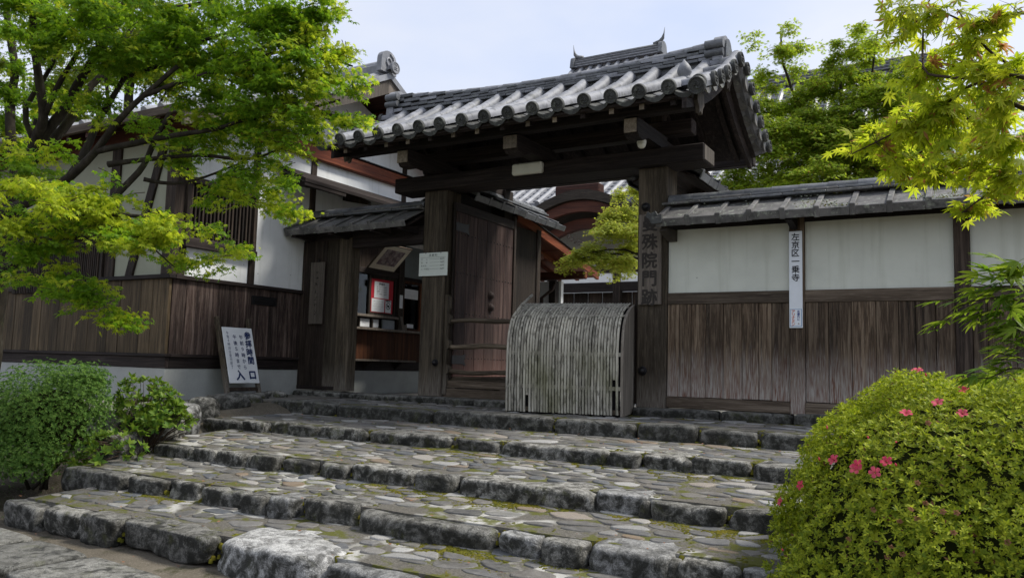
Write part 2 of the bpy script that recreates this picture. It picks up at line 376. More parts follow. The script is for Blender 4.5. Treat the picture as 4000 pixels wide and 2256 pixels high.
LEAF_BX = leaf('box_leaf', (.045, .115, .018), (.165, .270, .048), (.06, .17, .03), (.16, .30, .06), .3, .4)
LEAF_SH = leaf('glossy_shrub_leaf', (.045, .110, .015), (.17, .24, .03), (.12, .25, .02), (.30, .42, .04), .3, .35)
LEAF_NA = leaf('slender_leaf', (.060, .13, .015), (.17, .235, .03), (.20, .36, .02), (.40, .50, .04), .45, .4, None, 'rnd')
LEAF_FAR = leaf('tree_leaf_far', (.055, .11, .015), (.14, .19, .025), (.22, .34, .02), (.42, .48, .04), .5)
PETAL = leaf('azalea_petal', (.55, .045, .10), (.72, .13, .20), (.6, .06, .12), (.75, .15, .2), .35, .5, None, 'rnd'); PETAL_OLD = leaf('azalea_faded_petal', (.24, .12, .07), (.34, .17, .10), (.25, .12, .07), (.3, .15, .1), .3, .7, None, 'rnd')
def bark():
    b = B('bark'); v = b.coords((14, 14, 5), False); a = b.noise(v, 1, 6, .7, .4); m = b.noise(b.coords((1, 1, 1), False), 7, 4, .65)
    col = b.ramp(a, (.3, (.012, .010, .008)), (.55, (.035, .029, .022)), (.75, (.075, .066, .052))); col = b.mix(b.ramp(m, (.55, 0.0), (.7, .5)), col, (.045, .050, .022))
    return b.done(b.bsdf(col, .9, b.bump(a, .8, .015), .15))
BARK = bark(); TWIG = flat('twig', (.045, .028, .018), .8)
def glass():
    b = B('window_glass'); g = b.n('BsdfGlossy', Color=(.8, .85, .9), Roughness=.03).outputs[0]; t = b.n('BsdfTransparent', Color=(.75, .8, .8)).outputs[0]
    fr = b.n('Fresnel', IOR=1.5).outputs[0]
    return b.done(b.n('MixShader', i0=fr, i1=t, i2=g).outputs[0])
GLASS = glass()
# ------------------------------------------------------------------ ground, steps, paving
def smooth(t): t = max(0, min(1, t)); return t * t * (3 - 2 * t)
def ground_z(x, y):
    """earth: forecourt at -0.92, banks beside the steps climbing to the platform, courtyard level behind"""
    bank = -.94 + .80 * smooth((y + 5.6) / 4.2)
    inside = smooth((x + 8.0) / .7) * smooth((-.55 - x) / .5)      # under the steps stay below them
    z = bank - .30 * inside * smooth((y + 5.15) / .25) * (1 - smooth((y + 1.2) / .8))
    if y > -1: z = min(z, -.14)
    return z + .018 * noise.noise(Vector((x * 1.3, y * 1.3, 0)))
def axis_pts(lo, hi, f0, f1, step):
    return sorted(set([lo, lo / 2 - 8, f0 - 12, f0 - 5] + [f0 + step * i for i in range(int((f1 - f0) / step) + 1)] + [f1 + 5, f1 + 12, hi / 2 + 8, hi]))
gx = axis_pts(-260, 260, -15, 4, .2); gy = axis_pts(-260, 260, -10, 3, .2)
g = G().sheet([[(x, y, ground_z(x, y) if -16 < x < 5 and -11 < y < 4 else (-.93 if y < -4 else -.16)) for x in gx] for y in gy])
tag(obj('ground', g, DIRT, smooth=True), 'packed earth forecourt and banks around the stone steps', 'ground', kind='structure')

def rock(size, seed, n=7, p=4.0, amp=.10, freq=1.6, flat=False):
    """rounded irregular block: cube grid pulled to a superellipsoid and roughened"""
    V = []; F = []; key = {}; off = Vector((seed * 7.31, seed * 3.77, seed * 1.93)); mn = min(size)
    def vert(c):
        k = tuple(round(x, 5) for x in c)
        if k in key: return key[k]
        d = (abs(c[0]) ** p + abs(c[1]) ** p + abs(c[2]) ** p) ** (1 / p)
        q = Vector((c[0] / d * size[0] / 2, c[1] / d * size[1] / 2, c[2] / d * size[2] / 2))
        w = q * (freq / max(mn, .12)) * .5 + off
        nv = Vector(c).normalized()
        q += nv * mn * amp * (noise.noise(w) + .5 * noise.noise(w * 2.3) + .3 * noise.noise(w * 5.1))
        if flat: q.z = min(q.z, size[2] * (.46 + .05 * noise.noise(w * 1.7 + Vector((3, 1, 7)))))
        key[k] = len(V); V.append(q); return key[k]
    for ax in range(3):
        for sg in (-1, 1):
            for i in range(n):
                for j in range(n):
                    q = []
                    for (a, b_) in ((i, j), (i + 1, j), (i + 1, j + 1), (i, j + 1)):
                        c = [0, 0, 0]; c[ax] = sg; c[(ax + 1) % 3] = -1 + 2 * a / n; c[(ax + 2) % 3] = -1 + 2 * b_ / n; q.append(vert(c))
                    F.append(q if sg > 0 else q[::-1])
    g_ = G(); g_.add(V, F); return g_

# tiers: top height, front edge Y, back Y, left end X, right end X
TIERS = [(-.100, -1.45, .60, -8.15, -.9), (-.250, -2.75, -1.35, -7.85, -.75), (-.410, -3.90, -2.65, -7.45, -.62), (-.570, -4.68, -3.80, -7.28, -.55), (-.730, -5.38, -4.58, -6.85, -.50)]
RISE = [0.0, .0, .055, .045, .028]      # each tread falls a little towards its edge
def tread(ti, y): z, yf, yb = TIERS[ti][:3]; return z + RISE[ti] * max(0, min(1, (y - yf - .2) / (yb - yf - .2)))
def voronoi_cells(x0, x1, y0, y1, sx, sy, seed):
    """irregular cells over a rectangle, stretched along X"""
    rg = random.Random(seed); pts = []
    ny = max(2, int(round((y1 - y0) / sy))); nx = max(2, int(round((x1 - x0) / sx)))
    for j in range(ny):
        for i in range(nx):
            if rg.random() < .18: continue
            if rg.random() < .24: pts.append((x0 + (i + rg.random()) * (x1 - x0) / nx, y0 + (j + rg.random()) * (y1 - y0) / ny))
            pts.append(((x0 + (i + .5 * (j % 2) + .25 + rg.uniform(-.42, .42)) * (x1 - x0) / nx), y0 + (j + .5 + rg.uniform(-.40, .40)) * (y1 - y0) / ny))
    P = np.array(pts); out = []
    for k, (px, py) in enumerate(pts):
        poly = [(x0, y0), (x1, y0), (x1, y1), (x0, y1)]
        d = ((P[:, 0] - px) / sx) ** 2 + ((P[:, 1] - py) / sy) ** 2
        for m in np.argsort(d)[1:18]:
            qx, qy = pts[m]; nx_, ny_ = (qx - px) / sx ** 2, (qy - py) / sy ** 2
            c = nx_ * (px + qx) / 2 + ny_ * (py + qy) / 2; new = []
            for a in range(len(poly)):
                A, Bp = poly[a], poly[(a + 1) % len(poly)]; da = nx_ * A[0] + ny_ * A[1] - c; db = nx_ * Bp[0] + ny_ * Bp[1] - c
                if da <= 0: new.append(A)
                if da * db < 0: t = da / (da - db); new.append((A[0] + t * (Bp[0] - A[0]), A[1] + t * (Bp[1] - A[1])))
            poly = new
            if len(poly) < 3: break
        if len(poly) >= 3: out.append(((px, py), poly))
    return out
def cobble_geo(c, poly, rg, gap, hgt):
    cx = sum(p[0] for p in poly) / len(poly); cy = sum(p[1] for p in poly) / len(poly)
    pts = [(p[0] - cx, p[1] - cy) for p in poly]
    for _ in range(1):
        pts = [q for i in range(len(pts)) for q in ((pts[i][0] * .75 + pts[(i + 1) % len(pts)][0] * .25, pts[i][1] * .75 + pts[(i + 1) % len(pts)][1] * .25), (pts[i][0] * .25 + pts[(i + 1) % len(pts)][0] * .75, pts[i][1] * .25 + pts[(i + 1) % len(pts)][1] * .75))]
    pts = pts[::2] if len(pts) > 16 else pts
    rad = sum(hypot(*p) for p in pts) / len(pts)
    if rad < .035: return None
    s = max(.55, 1 - gap / rad); n = len(pts); tx, ty = rg.uniform(-.035, .035), rg.uniform(-.035, .035)
    rings = [(s, -.03), (s, hgt * .3), (s * .955, hgt * .85), (s * .80, hgt), (s * .40, hgt * 1.1)]; V = []; F = []
    for (k, z) in rings:
        for i, p in enumerate(pts):
            w = 1 + .06 * noise.noise(Vector((p[0] * 20 + cx * 9, p[1] * 20 + cy * 9, 0)))
            V.append((p[0] * k * w, p[1] * k * w, z + (p[0] * tx + p[1] * ty) * k + .004 * noise.noise(Vector((p[0] * 18 + cx * 5, p[1] * 18, z * 9)))))
    for r_ in range(len(rings) - 1):
        for i in range(n): F.append((r_ * n + i, r_ * n + (i + 1) % n, (r_ + 1) * n + (i + 1) % n, (r_ + 1) * n + i))
    F.append(tuple((len(rings) - 1) * n + i for i in range(n)))
    g_ = G(); g_.add(V, F); return g_, (cx, cy), rad

steps = thing('stone_steps', 'broad mossy stone steps paved with cobbles leading up to the gate', 'steps', (-4.3, -5.4, -.9)); steps['kind'] = 'structure'
SI = inv(steps)
edge_ranges = []
for ti, (z, yf, yb, xl, xr) in enumerate(TIERS):
    rg = random.Random(40 + ti)
    # bed of mortar
    nx, ny = 56, 8; rows = []
    for j in range(ny + 1):
        y = yf + .12 + (yb - yf - .12) * j / ny
        rows.append([Vector((xl + .1 + (xr - xl - .1) * i / nx, y, tread(ti, y) - .010 + .007 * noise.noise(Vector((i * .45, y * 2.2, ti))) + (.012 if j == ny else 0))) for i in range(nx + 1)])
    bed = obj('step', G().slab(rows, (0, 0, -.35)), MORTAR, steps, smooth='auto', M=SI.copy())
    BI = Matrix()
    # stones along the front edge
    x = xl; k = 0
    while x < xr:
        if ti == 4: L = (.55, .50, .44, 1.00, .98, .72, .62, .88, .55, .95, .7, .7, .7, .7)[k]
        elif ti == 0: L = rg.uniform(.55, 1.0) if x > -4.2 else rg.uniform(.8, 1.6)
        else: L = rg.uniform(.55, 1.15) if rg.random() < .5 else rg.uniform(.26, .55)
        if xr - x - L < .3: L = xr - x
        dpt = (rg.uniform(.20, .34) if rg.random() < .7 else rg.uniform(.36, .52)) if ti else rg.uniform(.24, .30); hgt = rg.uniform(.19, .25)
        big = ti == 4 and abs(x + 4.36) < .12
        if big: dpt, hgt = .60, .30
        gap = rg.uniform(.015, .05)
        if ti == 0: st = rock((L - gap, dpt, hgt), 100 * ti + k, 6, 9, .05, 1.1); mt = STONE_CUT
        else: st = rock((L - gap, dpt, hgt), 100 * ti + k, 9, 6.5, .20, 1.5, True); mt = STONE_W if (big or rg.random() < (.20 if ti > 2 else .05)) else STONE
        zo = rg.uniform(-.014, .010) - hgt / 2 + (.02 if big else 0); yy = yf + dpt / 2 + rg.uniform(-.05, .05) * (ti > 0) - (.05 if big else 0)
        obj('edge_stone', st, mt, bed, smooth=True, M=T(x + L / 2, yy, z + zo) @ RZ(rg.uniform(-.05, .05) * (ti > 0)) @ RX(rg.uniform(-.05, .04)))
        if ti and rg.random() < .3:      # wedge stone in the joint
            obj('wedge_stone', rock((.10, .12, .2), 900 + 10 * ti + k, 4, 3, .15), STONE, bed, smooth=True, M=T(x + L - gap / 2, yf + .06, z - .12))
        edge_ranges.append((ti, x, x + L, yf, yf + dpt)); x += L; k += 1
    # cobbles: the largest in view singly, the rest as one mass
    y0, y1 = yf + .27, yb + .05
    if ti == 0: y0, y1 = yf + .30, -.05
    sx, sy = ((.26, .17) if ti < 2 else (.20, .145))
    cells = []
    for c, poly in voronoi_cells(xl + .12, xr, y0, y1, sx, sy, 11 + ti):
        if rg.random() < .06: continue
        r_ = cobble_geo(c, poly, rg, rg.uniform(.006, .026), rg.uniform(.003, .012))
        if r_: cells.append(r_)
    cells.sort(key=lambda t: -t[2] / hypot(t[1][0], t[1][1] + 9))
    rest = G()
    for q, (gm, (cx, cy), rad) in enumerate(cells):
        if q < 95: obj('paving_stone', gm, COBBLE, bed, smooth=True, M=T(cx, cy, tread(ti, cy) - .012))
        else: rest.add([(v[0] + cx, v[1] + cy, v[2] + tread(ti, cy) - .012) for v in gm.v], gm.f)
    if rest.v: tag(obj('small_paving_stones', rest, COBBLE, bed, smooth=True), kind='stuff')

# moss in the joints and along the foot of each riser
mg = G(); rg = random.Random(5)
def tuft(x, y, z, r):
    n = 6; V = [(x, y, z + r * .6)]
    for k in range(n): a = 2 * pi * k / n + rg.random(); q = r * rg.uniform(.7, 1.3); V.append((x + q * cos(a), y + q * sin(a), z + r * .38 * rg.uniform(.6, 1.2)))
    for k in range(n): a = 2 * pi * k / n; V.append((x + 1.35 * r * cos(a), y + 1.35 * r * sin(a), z - .02))
    mg.add(V, [(0, 1 + k, 1 + (k + 1) % n) for k in range(n)] + [(1 + k, 7 + k, 7 + (k + 1) % n, 1 + (k + 1) % n) for k in range(n)])
for ti, (z, yf, yb, xl, xr) in enumerate(TIERS):
    foot = TIERS[ti - 1][1] if ti else -.02
    for _ in range(7000):
        x = rg.uniform(xl + .2, xr); w = smooth((x + 6.2) / 4.4)
        d = abs(rg.gauss(0, .05 + .10 * w)); y = foot - .005 - d
        m = noise.noise(Vector((x * 1.1, ti * 5.1, 3))) + .5 * noise.noise(Vector((x * 4, y * 4, ti)))
        if y < yf + .2 or m + w * .80 < .42 + d * 1.5: continue
        tuft(x, y, tread(ti, y) - .012, rg.uniform(.006, .015) * (1 - d))
    for (tj, xa, xb, ya, ybk) in edge_ranges:
        if tj != ti: continue
        for _ in range(18):
            x = xb + rg.gauss(0, .022); y = rg.uniform(ya + .02, ybk + .1)
            if x < -5.5 and rg.random() < .7: continue
            tuft(x, y, z - .012 - .14 * smooth((ya + .14 - y) / .12), rg.uniform(.008, .017))
tag(obj('joint_moss', mg, MOSS, smooth=True, fix=False), 'green moss growing in the joints of the stone steps', 'moss', kind='stuff')

# granite sills under the gate posts, side gate and wall
sills = thing('granite_sill_kerb', 'low granite kerb blocks under the gate posts and side walls', 'kerb', (-4, .1, -.15)); sills['kind'] = 'structure'
KI = inv(sills); x = -9.1; k = 0
while x < 2.2:
    L = R(.7, 1.5); h = .12 if x > -3.0 else .10
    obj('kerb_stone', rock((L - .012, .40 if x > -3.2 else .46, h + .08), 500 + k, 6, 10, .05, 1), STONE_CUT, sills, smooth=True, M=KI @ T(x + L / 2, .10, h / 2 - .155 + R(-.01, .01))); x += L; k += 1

# concrete apron beside the left building with its rubble edge
ap = G(); ring = [(-9.2, .30), (-8.15, .30), (-8.15, -.9), (-8.55, -1.45), (-8.3, -2.0), (-8.0, -2.6), (-7.65, -3.3), (-7.75, -3.75), (-9.2, -3.75), (-13.6, -3.6), (-13.6, -2.2), (-9.2, -2.2)]
V = [(x, y, -.150 + .060 * smooth((y + 3) / 2.8)) for x, y in ring]; n = len(V)
ap.add(V + [(x, y, z - .3) for x, y, z in V], [tuple(range(n)), tuple(range(n, 2 * n))[::-1]] + [(i, (i + 1) % n, n + (i + 1) % n, n + i) for i in range(n)])
tag(obj('concrete_apron', ap, SLAB), 'bare concrete apron along the foot of the left building', 'pavement', kind='structure')
rw = thing('rubble_edging', 'upright mossy rubble stones edging the apron left of the steps', 'stones', (-8.0, -2.5, -.5))
WI = inv(rw)
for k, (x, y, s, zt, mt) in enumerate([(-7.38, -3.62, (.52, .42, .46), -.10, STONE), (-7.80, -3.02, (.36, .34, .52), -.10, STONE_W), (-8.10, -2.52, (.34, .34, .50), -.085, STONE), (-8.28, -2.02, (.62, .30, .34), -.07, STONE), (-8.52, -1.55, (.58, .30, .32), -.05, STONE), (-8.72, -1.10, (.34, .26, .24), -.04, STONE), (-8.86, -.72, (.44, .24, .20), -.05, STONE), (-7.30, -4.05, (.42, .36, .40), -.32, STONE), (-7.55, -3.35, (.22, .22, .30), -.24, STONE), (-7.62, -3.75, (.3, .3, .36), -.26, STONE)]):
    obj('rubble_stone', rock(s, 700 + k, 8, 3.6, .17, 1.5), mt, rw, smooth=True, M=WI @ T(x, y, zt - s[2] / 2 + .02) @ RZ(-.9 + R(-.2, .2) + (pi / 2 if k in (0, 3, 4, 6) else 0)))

cy = G().sheet([[(x, y, -.115 + .004 * noise.noise(Vector((x, y, 0)))) for x in (-9.1, -7, -5, -3, -1, 3)] for y in (.28, 1.5, 3, 5, 7.5, 10.2)])
tag(obj('courtyard_paving', cy, SLAB2), 'pale grey packed gravel floor of the inner courtyard', 'pavement', kind='structure')
# slab path across the forecourt
path = thing('slab_path', 'path of large rectangular granite slabs crossing the forecourt', 'path', (-5.6, -6.1, -.92)); path['kind'] = 'structure'
PI_ = inv(path)
ux, uy = Vector((1, -.075, 0)).normalized(), Vector((.075, 1, 0)).normalized()
for j in range(5):
    y = -5.66 - j * .62; x = -9.5 + [.0, .35, .1, .55, .25][j]
    while x < 1.5:
        L = [1.02, .74, 1.3, .88][int(abs(x * 3 + j)) % 4]; c = Vector((-5.6, 0, 0)) + ux * (x + 5.6 + L / 2)
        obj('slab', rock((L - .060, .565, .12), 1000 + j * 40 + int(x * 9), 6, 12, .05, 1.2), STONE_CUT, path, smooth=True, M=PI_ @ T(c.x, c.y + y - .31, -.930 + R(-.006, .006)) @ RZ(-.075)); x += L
# dry leaves and grit on the forecourt
lg = G(); rg = random.Random(9)
for _ in range(420):
    x, y = rg.uniform(-8.5, -1.5), rg.uniform(-6.6, -1.4); zt = None
    for (z, yf, yb, xl, xr) in TIERS:
        if xl < x < xr and yf < y < yb: zt = z + .012; break
    if zt is None:
        if y > -5.45: continue
        zt = -.885
    s = rg.uniform(.006, .017); a = rg.uniform(0, 6.3); t = rg.uniform(-.3, .3); c, sn = cos(a) * s, sin(a) * s
    lg.add([(x + c, y + sn, zt), (x - sn * .5, y + c * .5, zt + t * s), (x - c, y - sn, zt + s * .3), (x + sn * .5, y - c * .5, zt - t * s)], [(0, 1, 2, 3)])
tag(obj('fallen_leaves', lg, PETAL_OLD, fix=False), 'tiny dry fallen leaves scattered over the steps and forecourt', 'leaves', kind='stuff')
# ------------------------------------------------------------------ lettering
def text_geo(body, size, bold=0.0):
    """outline of one string as flat mesh data, centred on the origin, in the XY plane"""
    cu_ = bpy.data.curves.new('lettering', 'FONT'); cu_.body = body; cu_.size = size; cu_.align_x = 'CENTER'; cu_.align_y = 'CENTER'; cu_.resolution_u = 2
    o = bpy.data.objects.new('lettering', cu_); COL.objects.link(o); dg = bpy.context.evaluated_depsgraph_get(); me = o.evaluated_get(dg).to_mesh()
    V = [tuple(v.co) for v in me.vertices]; F = [tuple(p.vertices) for p in me.polygons]
    o.evaluated_get(dg).to_mesh_clear(); bpy.data.objects.remove(o); bpy.data.curves.remove(cu_)
    if V:
        x0 = min(v[0] for v in V); x1 = max(v[0] for v in V); y0 = min(v[1] for v in V); y1 = max(v[1] for v in V)
        V = [(v[0] - (x0 + x1) / 2, v[1] - (y0 + y1) / 2, 0) for v in V]
        if bold > .0009:      # heavier brush: the outline repeated a hair apart, each on its own level
            n = len(V); k = 0; W_ = []; H = []
            for dx, dy in ((0, 0), (bold, 0), (-bold, 0), (0, bold), (0, -bold)):
                W_ += [(v[0] + dx, v[1] + dy, .0003 * k) for v in V]; H += [tuple(i + n * k for i in f) for f in F]; k += 1
            V, F = W_, H
    return V, F
def column(g_, s, x, y, size, step, bold=0.0, M=None, sx=1.0):
    """characters stacked downwards from (x, y)"""
    for k, ch in enumerate(s):
        if ch == ' ': continue
        V, F = text_geo(ch, size, bold); g_.add([(v[0] * sx + x, v[1] + y - k * step, v[2]) for v in V], F)
def line(g_, s, x, y, size, bold=0.0, sx=1.0, left=False):
    V, F = text_geo(s, size, bold)
    if not V: return
    dx = -min(v[0] for v in V) * sx if left else 0
    g_.add([(v[0] * sx + x + dx, v[1] + y, v[2]) for v in V], F)
def scribble(g_, x, y, w, h, seed, n):
    """writing too faded or small to read: a few short brush strokes"""
    rg = random.Random(seed * 13 + 5)
    for _ in range(n):
        cx, cy = x + rg.uniform(-.35, .35) * w, y + rg.uniform(-.4, .4) * h; L = rg.uniform(.25, .6) * (w if rg.random() < .6 else h) / 2; t = .055 * h * rg.uniform(.6, 1.2)
        a = rg.choice((0, 0, pi / 2, .8, -.8)); dx, dy = cos(a), sin(a)
        g_.add([(cx - dx * L - dy * t, cy - dy * L + dx * t, 0), (cx + dx * L - dy * t, cy + dy * L + dx * t, 0), (cx + dx * L + dy * t, cy + dy * L - dx * t, 0), (cx - dx * L + dy * t, cy - dy * L - dx * t, 0)], [(0, 1, 2, 3)])
def face_front(x, y, z): return frame((x, y, z), (1, 0, 0), (0, 0, 1))          # reads from -Y
def face_right(x, y, z, lean=0.0): return frame((x, y, z), (0, 1, 0), (-sin(lean), 0, cos(lean)))   # reads from +X

# ------------------------------------------------------------------ the gate
gate = thing('temple_gate', 'tall dark timber temple gate with heavy tiled gable roof', 'gate', (-4.97, .1, 0))
GI = inv(gate)
def gp(name, g_, mat, smooth=False, parent=gate, M=None):
    return obj(name, g_, mat, parent, smooth, (GI if parent is gate else Matrix()) @ (M or Matrix()))
PR = gp('post', G().box((-3.53, 0, -.02), (-3.16, .37, 2.90), .012), W_POST)
PL = gp('post', G().box((-6.78, 0, -.02), (-6.39, .37, 2.90), .012), W_POST)
for x in (-6.6, -3.35): gp('rear_post', G().box((x - .13, 1.72, -.1), (x + .13, 1.98, 3.25), .01), WOOD)
gp('main_beam', G().box((-7.24, -.12, 2.876), (-2.68, .30, 3.086), .012), WOODX)
gp('beam_end', G().box((-2.688, -.10, 2.89), (-2.672, .28, 3.07), .004), W_GREY)
gp('tie_beam', G().box((-7.0, .12, 3.30), (-2.9, .30, 3.48), .01), WOODX)
for x in (-6.6, -3.35): gp('cross_beam', G().box((x - .09, .1, 3.09), (x + .09, 1.95, 3.28), .01), WOODY); gp('ridge_strut', G().box((x - .08, .13, 3.48), (x + .08, .29, 3.99), .01), WOOD)
gp('ridge_beam', G().box((-7.35, .14, 3.93), (-2.62, .30, 4.08), .01), WOODX)
# bracket arms carrying the front purlin
for (xa, xb) in ((-6.58, -6.40), (-4.94, -4.74), (-3.36, -3.20)):
    a = gp('bracket_arm', G().prism([(.1, 3.10), (.1, 3.26), (-.86, 3.24), (-.90, 3.21), (-.90, 3.10), (-.84, 3.03), (-.70, 3.02), (-.55, 3.086), (-.1, 3.09)], xa, xb, 'x'), WOODY)
    gp('arm_nose', G().box((xa + .006, -.912, 3.065), (xb - .006, -.899, 3.225), .003), W_PALE, parent=a)
    gp('bearing_block', G().box((xa + .04, -.13, 3.09), (xb - .04, .02, 3.19), .01), WOOD)
gp('front_purlin', G().box((-7.42, -.92, 3.245), (-2.56, -.78, 3.375), .008), WOODX)
gp('rear_purlin', G().box((-7.42, 1.75, 3.245), (-2.56, 1.89, 3.375), .008), WOODX)
gp('eave_board', G().box((-7.50, -1.16, 3.285), (-2.50, -1.09, 3.345), .006), WOODX)
YR, ZR, YE, ZE = .22, 4.12, -1.20, 3.345      # ridge and eave of the tiled surface
def sway(x): return .11 * (abs(x + 4.55) / 2.3) ** 2      # the ridge lifts towards its ends
def slope(t, back=False):
    y = YR + t * (YE - YR); z = ZR + t * (ZE - ZR) - .07 * sin(pi * min(t, 1)) * (1 if t <= 1 else 0)
    return (2 * YR - y - t * .10 if back else y), z
def sv(t, d=.01, back=False):
    a, b_ = slope(t - d, back), slope(t + d, back); v = Vector((0, b_[0] - a[0], b_[1] - a[1])); return v.normalized()
for back in (False, True):
    rows = [[Vector((x, *slope(t, back))) - Vector((0, 0, .035)) for x in (-7.52, -2.48)] for t in [i / 8 for i in range(9)]]
    gp('roof_boards', G().slab(rows, (0, 0, -.03)), WOODY)
for k in range(14):
    x = -7.28 + k * .352
    pts = [slope(t) for t in (0, .35, .7, .955)]
    rf = G().prism([(p[0], p[1] - .068) for p in pts] + [(p[0], p[1] - .150) for p in pts[::-1]], x - .032, x + .032, 'x')
    ro = gp('rafter', rf, WOODY)
    gp('rafter_end', G().box((x - .028, slope(.955)[0] - .008, slope(.955)[1] - .146), (x + .028, slope(.955)[0] - .0005, slope(.955)[1] - .074), .001), W_PALE if k % 3 != 1 else WOODY, parent=ro)
    rb = [slope(t, True) for t in (0, .35, .7, .955)]
    gp('rear_rafter', G().prism([(p[0], p[1] - .068) for p in rb] + [(p[0], p[1] - .150) for p in rb[::-1]], x - .032, x + .032, 'x'), WOODY)
# barge boards and pendants at both gable ends
for xe, sg in ((-2.56, 1), (-7.44, -1)):
    for back in (False, True):
        ts = [i / 8 * 1.01 for i in range(9)]; top = [slope(t, back) for t in ts]
        gp('barge_board', G().prism([(p[0], p[1] - .05) for p in top] + [(p[0], p[1] - .05 - .24 + .10 * t) for p, t in zip(top[::-1], ts[::-1])], xe - .025, xe + .025, 'x'), WOODY)
    gp('gable_pendant', G().prism([(.10, 4.02), (.34, 4.02), (.36, 3.92), (.30, 3.86), (.27, 3.78), (.22, 3.82), (.17, 3.78), (.14, 3.86), (.08, 3.92)], xe + .026 * sg, xe + .075 * sg, 'x'), W_GREY)
    gp('purlin_pendant', G().prism([(-.96, 3.42), (-.76, 3.42), (-.74, 3.30), (-.79, 3.25), (-.82, 3.18), (-.86, 3.22), (-.90, 3.18), (-.93, 3.25), (-.98, 3.30)], xe + .026 * sg, xe + .07 * sg, 'x'), W_GREY)

roof = gp('roof', G().box((-7.5, YR - .10, ZR - .09), (-2.5, YR + .10, ZR + .05), .01), TILE_D)
RI = Matrix()
def barrel(L, r0, r1, n=9):
    """half-round cover tile along +X from 0 to L"""
    g_ = G(); rows = []
    for x, r in ((0, r0), (L * .12, r0 * .99), (L, r1)): rows.append([(x, -r * cos(pi * j / n * 1.12 - .06 * pi), r * sin(pi * j / n * 1.12 - .06 * pi)) for j in range(n + 1)])
    g_.slab(rows, (0, 0, -.012)); return g_
def disc(r, th=.035):
    """round end cap facing +X: rim, bead ring and three commas"""
    g_ = G(); M = RY(pi / 2)
    g_.lathe([(r * .97, -th), (r, -th * .8), (r, 0), (r * .94, .010), (r * .82, .010), (r * .78, .001), (.001, .001)], 20, M)
    for k in range(3):
        a0 = 2 * pi * k / 3; pts = []; rad = []
        for q in range(6): a = a0 + q * .42; rr = r * (.16 + .085 * q); pts.append((.004, rr * cos(a), rr * sin(a))); rad.append(r * (.15 - .024 * q))
        g_.tube(pts, rad, 5)
    for k in range(16): a = 2 * pi * k / 16; g_.box((0, r * .71 * cos(a) - .004, r * .71 * sin(a) - .004), (.006, r * .71 * cos(a) + .004, r * .71 * sin(a) + .004), .002)
    return g_
def pan(L, w, sag=.045, lip=0.0):
    """concave tile along +X, with an optional hanging lip at the eave end"""
    g_ = G(); n = 8
    rows = [[(x, -w / 2 + w * j / n, -sag * (1 - (2 * j / n - 1) ** 2) + dz) for j in range(n + 1)] for x, dz in ((0, 0), (L * .5, .006), (L, .012))]
    g_.slab(rows, (0, 0, -.018))
    if lip:
        prof = [(-w / 2 + w * j / n, -sag * (1 - (2 * j / n - 1) ** 2) + .010) for j in range(n + 1)]
        low = [(y, z - lip * (1 - .55 * abs(2 * i / n - 1) ** 2)) for i, (y, z) in enumerate(prof)]
        g_.prism(prof + low[::-1], L - .004, L + .018, 'x')
    return g_
NB, NP = 5, 6
SL = sum((Vector(slope(i / 10)) - Vector(slope((i + 1) / 10))).length for i in range(10))
BARREL = mesh('cover_tile', barrel(SL / NB * 1.06, .078, .070), TILE, 'auto'); PAN = mesh('pan_tile', pan(SL / NP * 1.18, .28, .06), TILE_D, 'auto'); PAN_E = mesh('eave_pan_tile', pan(SL / NP * 1.18, .28, .06, .05), TILE_END, 'auto')  # pan tiles coloured darker, painting the shade between the cover tiles
DISC = mesh('end_disc', disc(.082), TILE_END, 'auto')
XR = [-7.275 + .3258 * i for i in range(16)]
for i, x in enumerate(XR):
    last = i == len(XR) - 1
    for k in range(NB):
        t0, t1 = k / NB, (k + 1) / NB; a, b_ = Vector((x, *slope(t0))), Vector((x, *slope(t1))); d = (b_ - a).normalized()
        up_ = Vector((1, 0, 0)).cross(d) * -1
        LM = frame(a + Vector((0, 0, .060)), d, (1, 0, 0)) @ RX(R(-.06, .06)) @ RZ(R(-.014, .014)) @ T(R(-.008, .008), R(-.004, .004), R(0, .007)); link('cover_tile', BARREL, roof, LM)
        if k == NB - 1: link('end_disc', DISC, roof, LM @ T(SL / NB + .055, 0, .0))
for i in range(len(XR) - 1):
    x = (XR[i] + XR[i + 1]) / 2
    for k in range(NP):
        a, b_ = Vector((x, *slope(k / NP))), Vector((x, *slope((k + 1) / NP))); d = (b_ - a).normalized()
        link('pan_tile', PAN_E if k == NP - 1 else PAN, roof, frame(a + Vector((0, 0, .022 + R(0, .004))), d, (1, 0, 0)) @ T(-.03, 0, 0))
# rear slope, hidden from the steps: one joined covering
rg_ = G()
for x in XR:
    pts = [Vector((x, *slope(t, True))) + Vector((0, 0, .03)) for t in (0, .33, .66, 1.0)]; rg_.tube(pts, .066, 8)
for i in range(len(XR) - 1):
    x = (XR[i] + XR[i + 1]) / 2; rg_.slab([[Vector((x + dx, *slope(t, True))) + Vector((0, 0, dz)) for dx, dz in ((-.145, .02), (0, -.02), (.145, .02))] for t in (0, .25, .5, .75, 1.02)], (0, 0, -.018))
tag(gp('rear_tiles', rg_, TILE, 'auto', roof), kind='stuff')
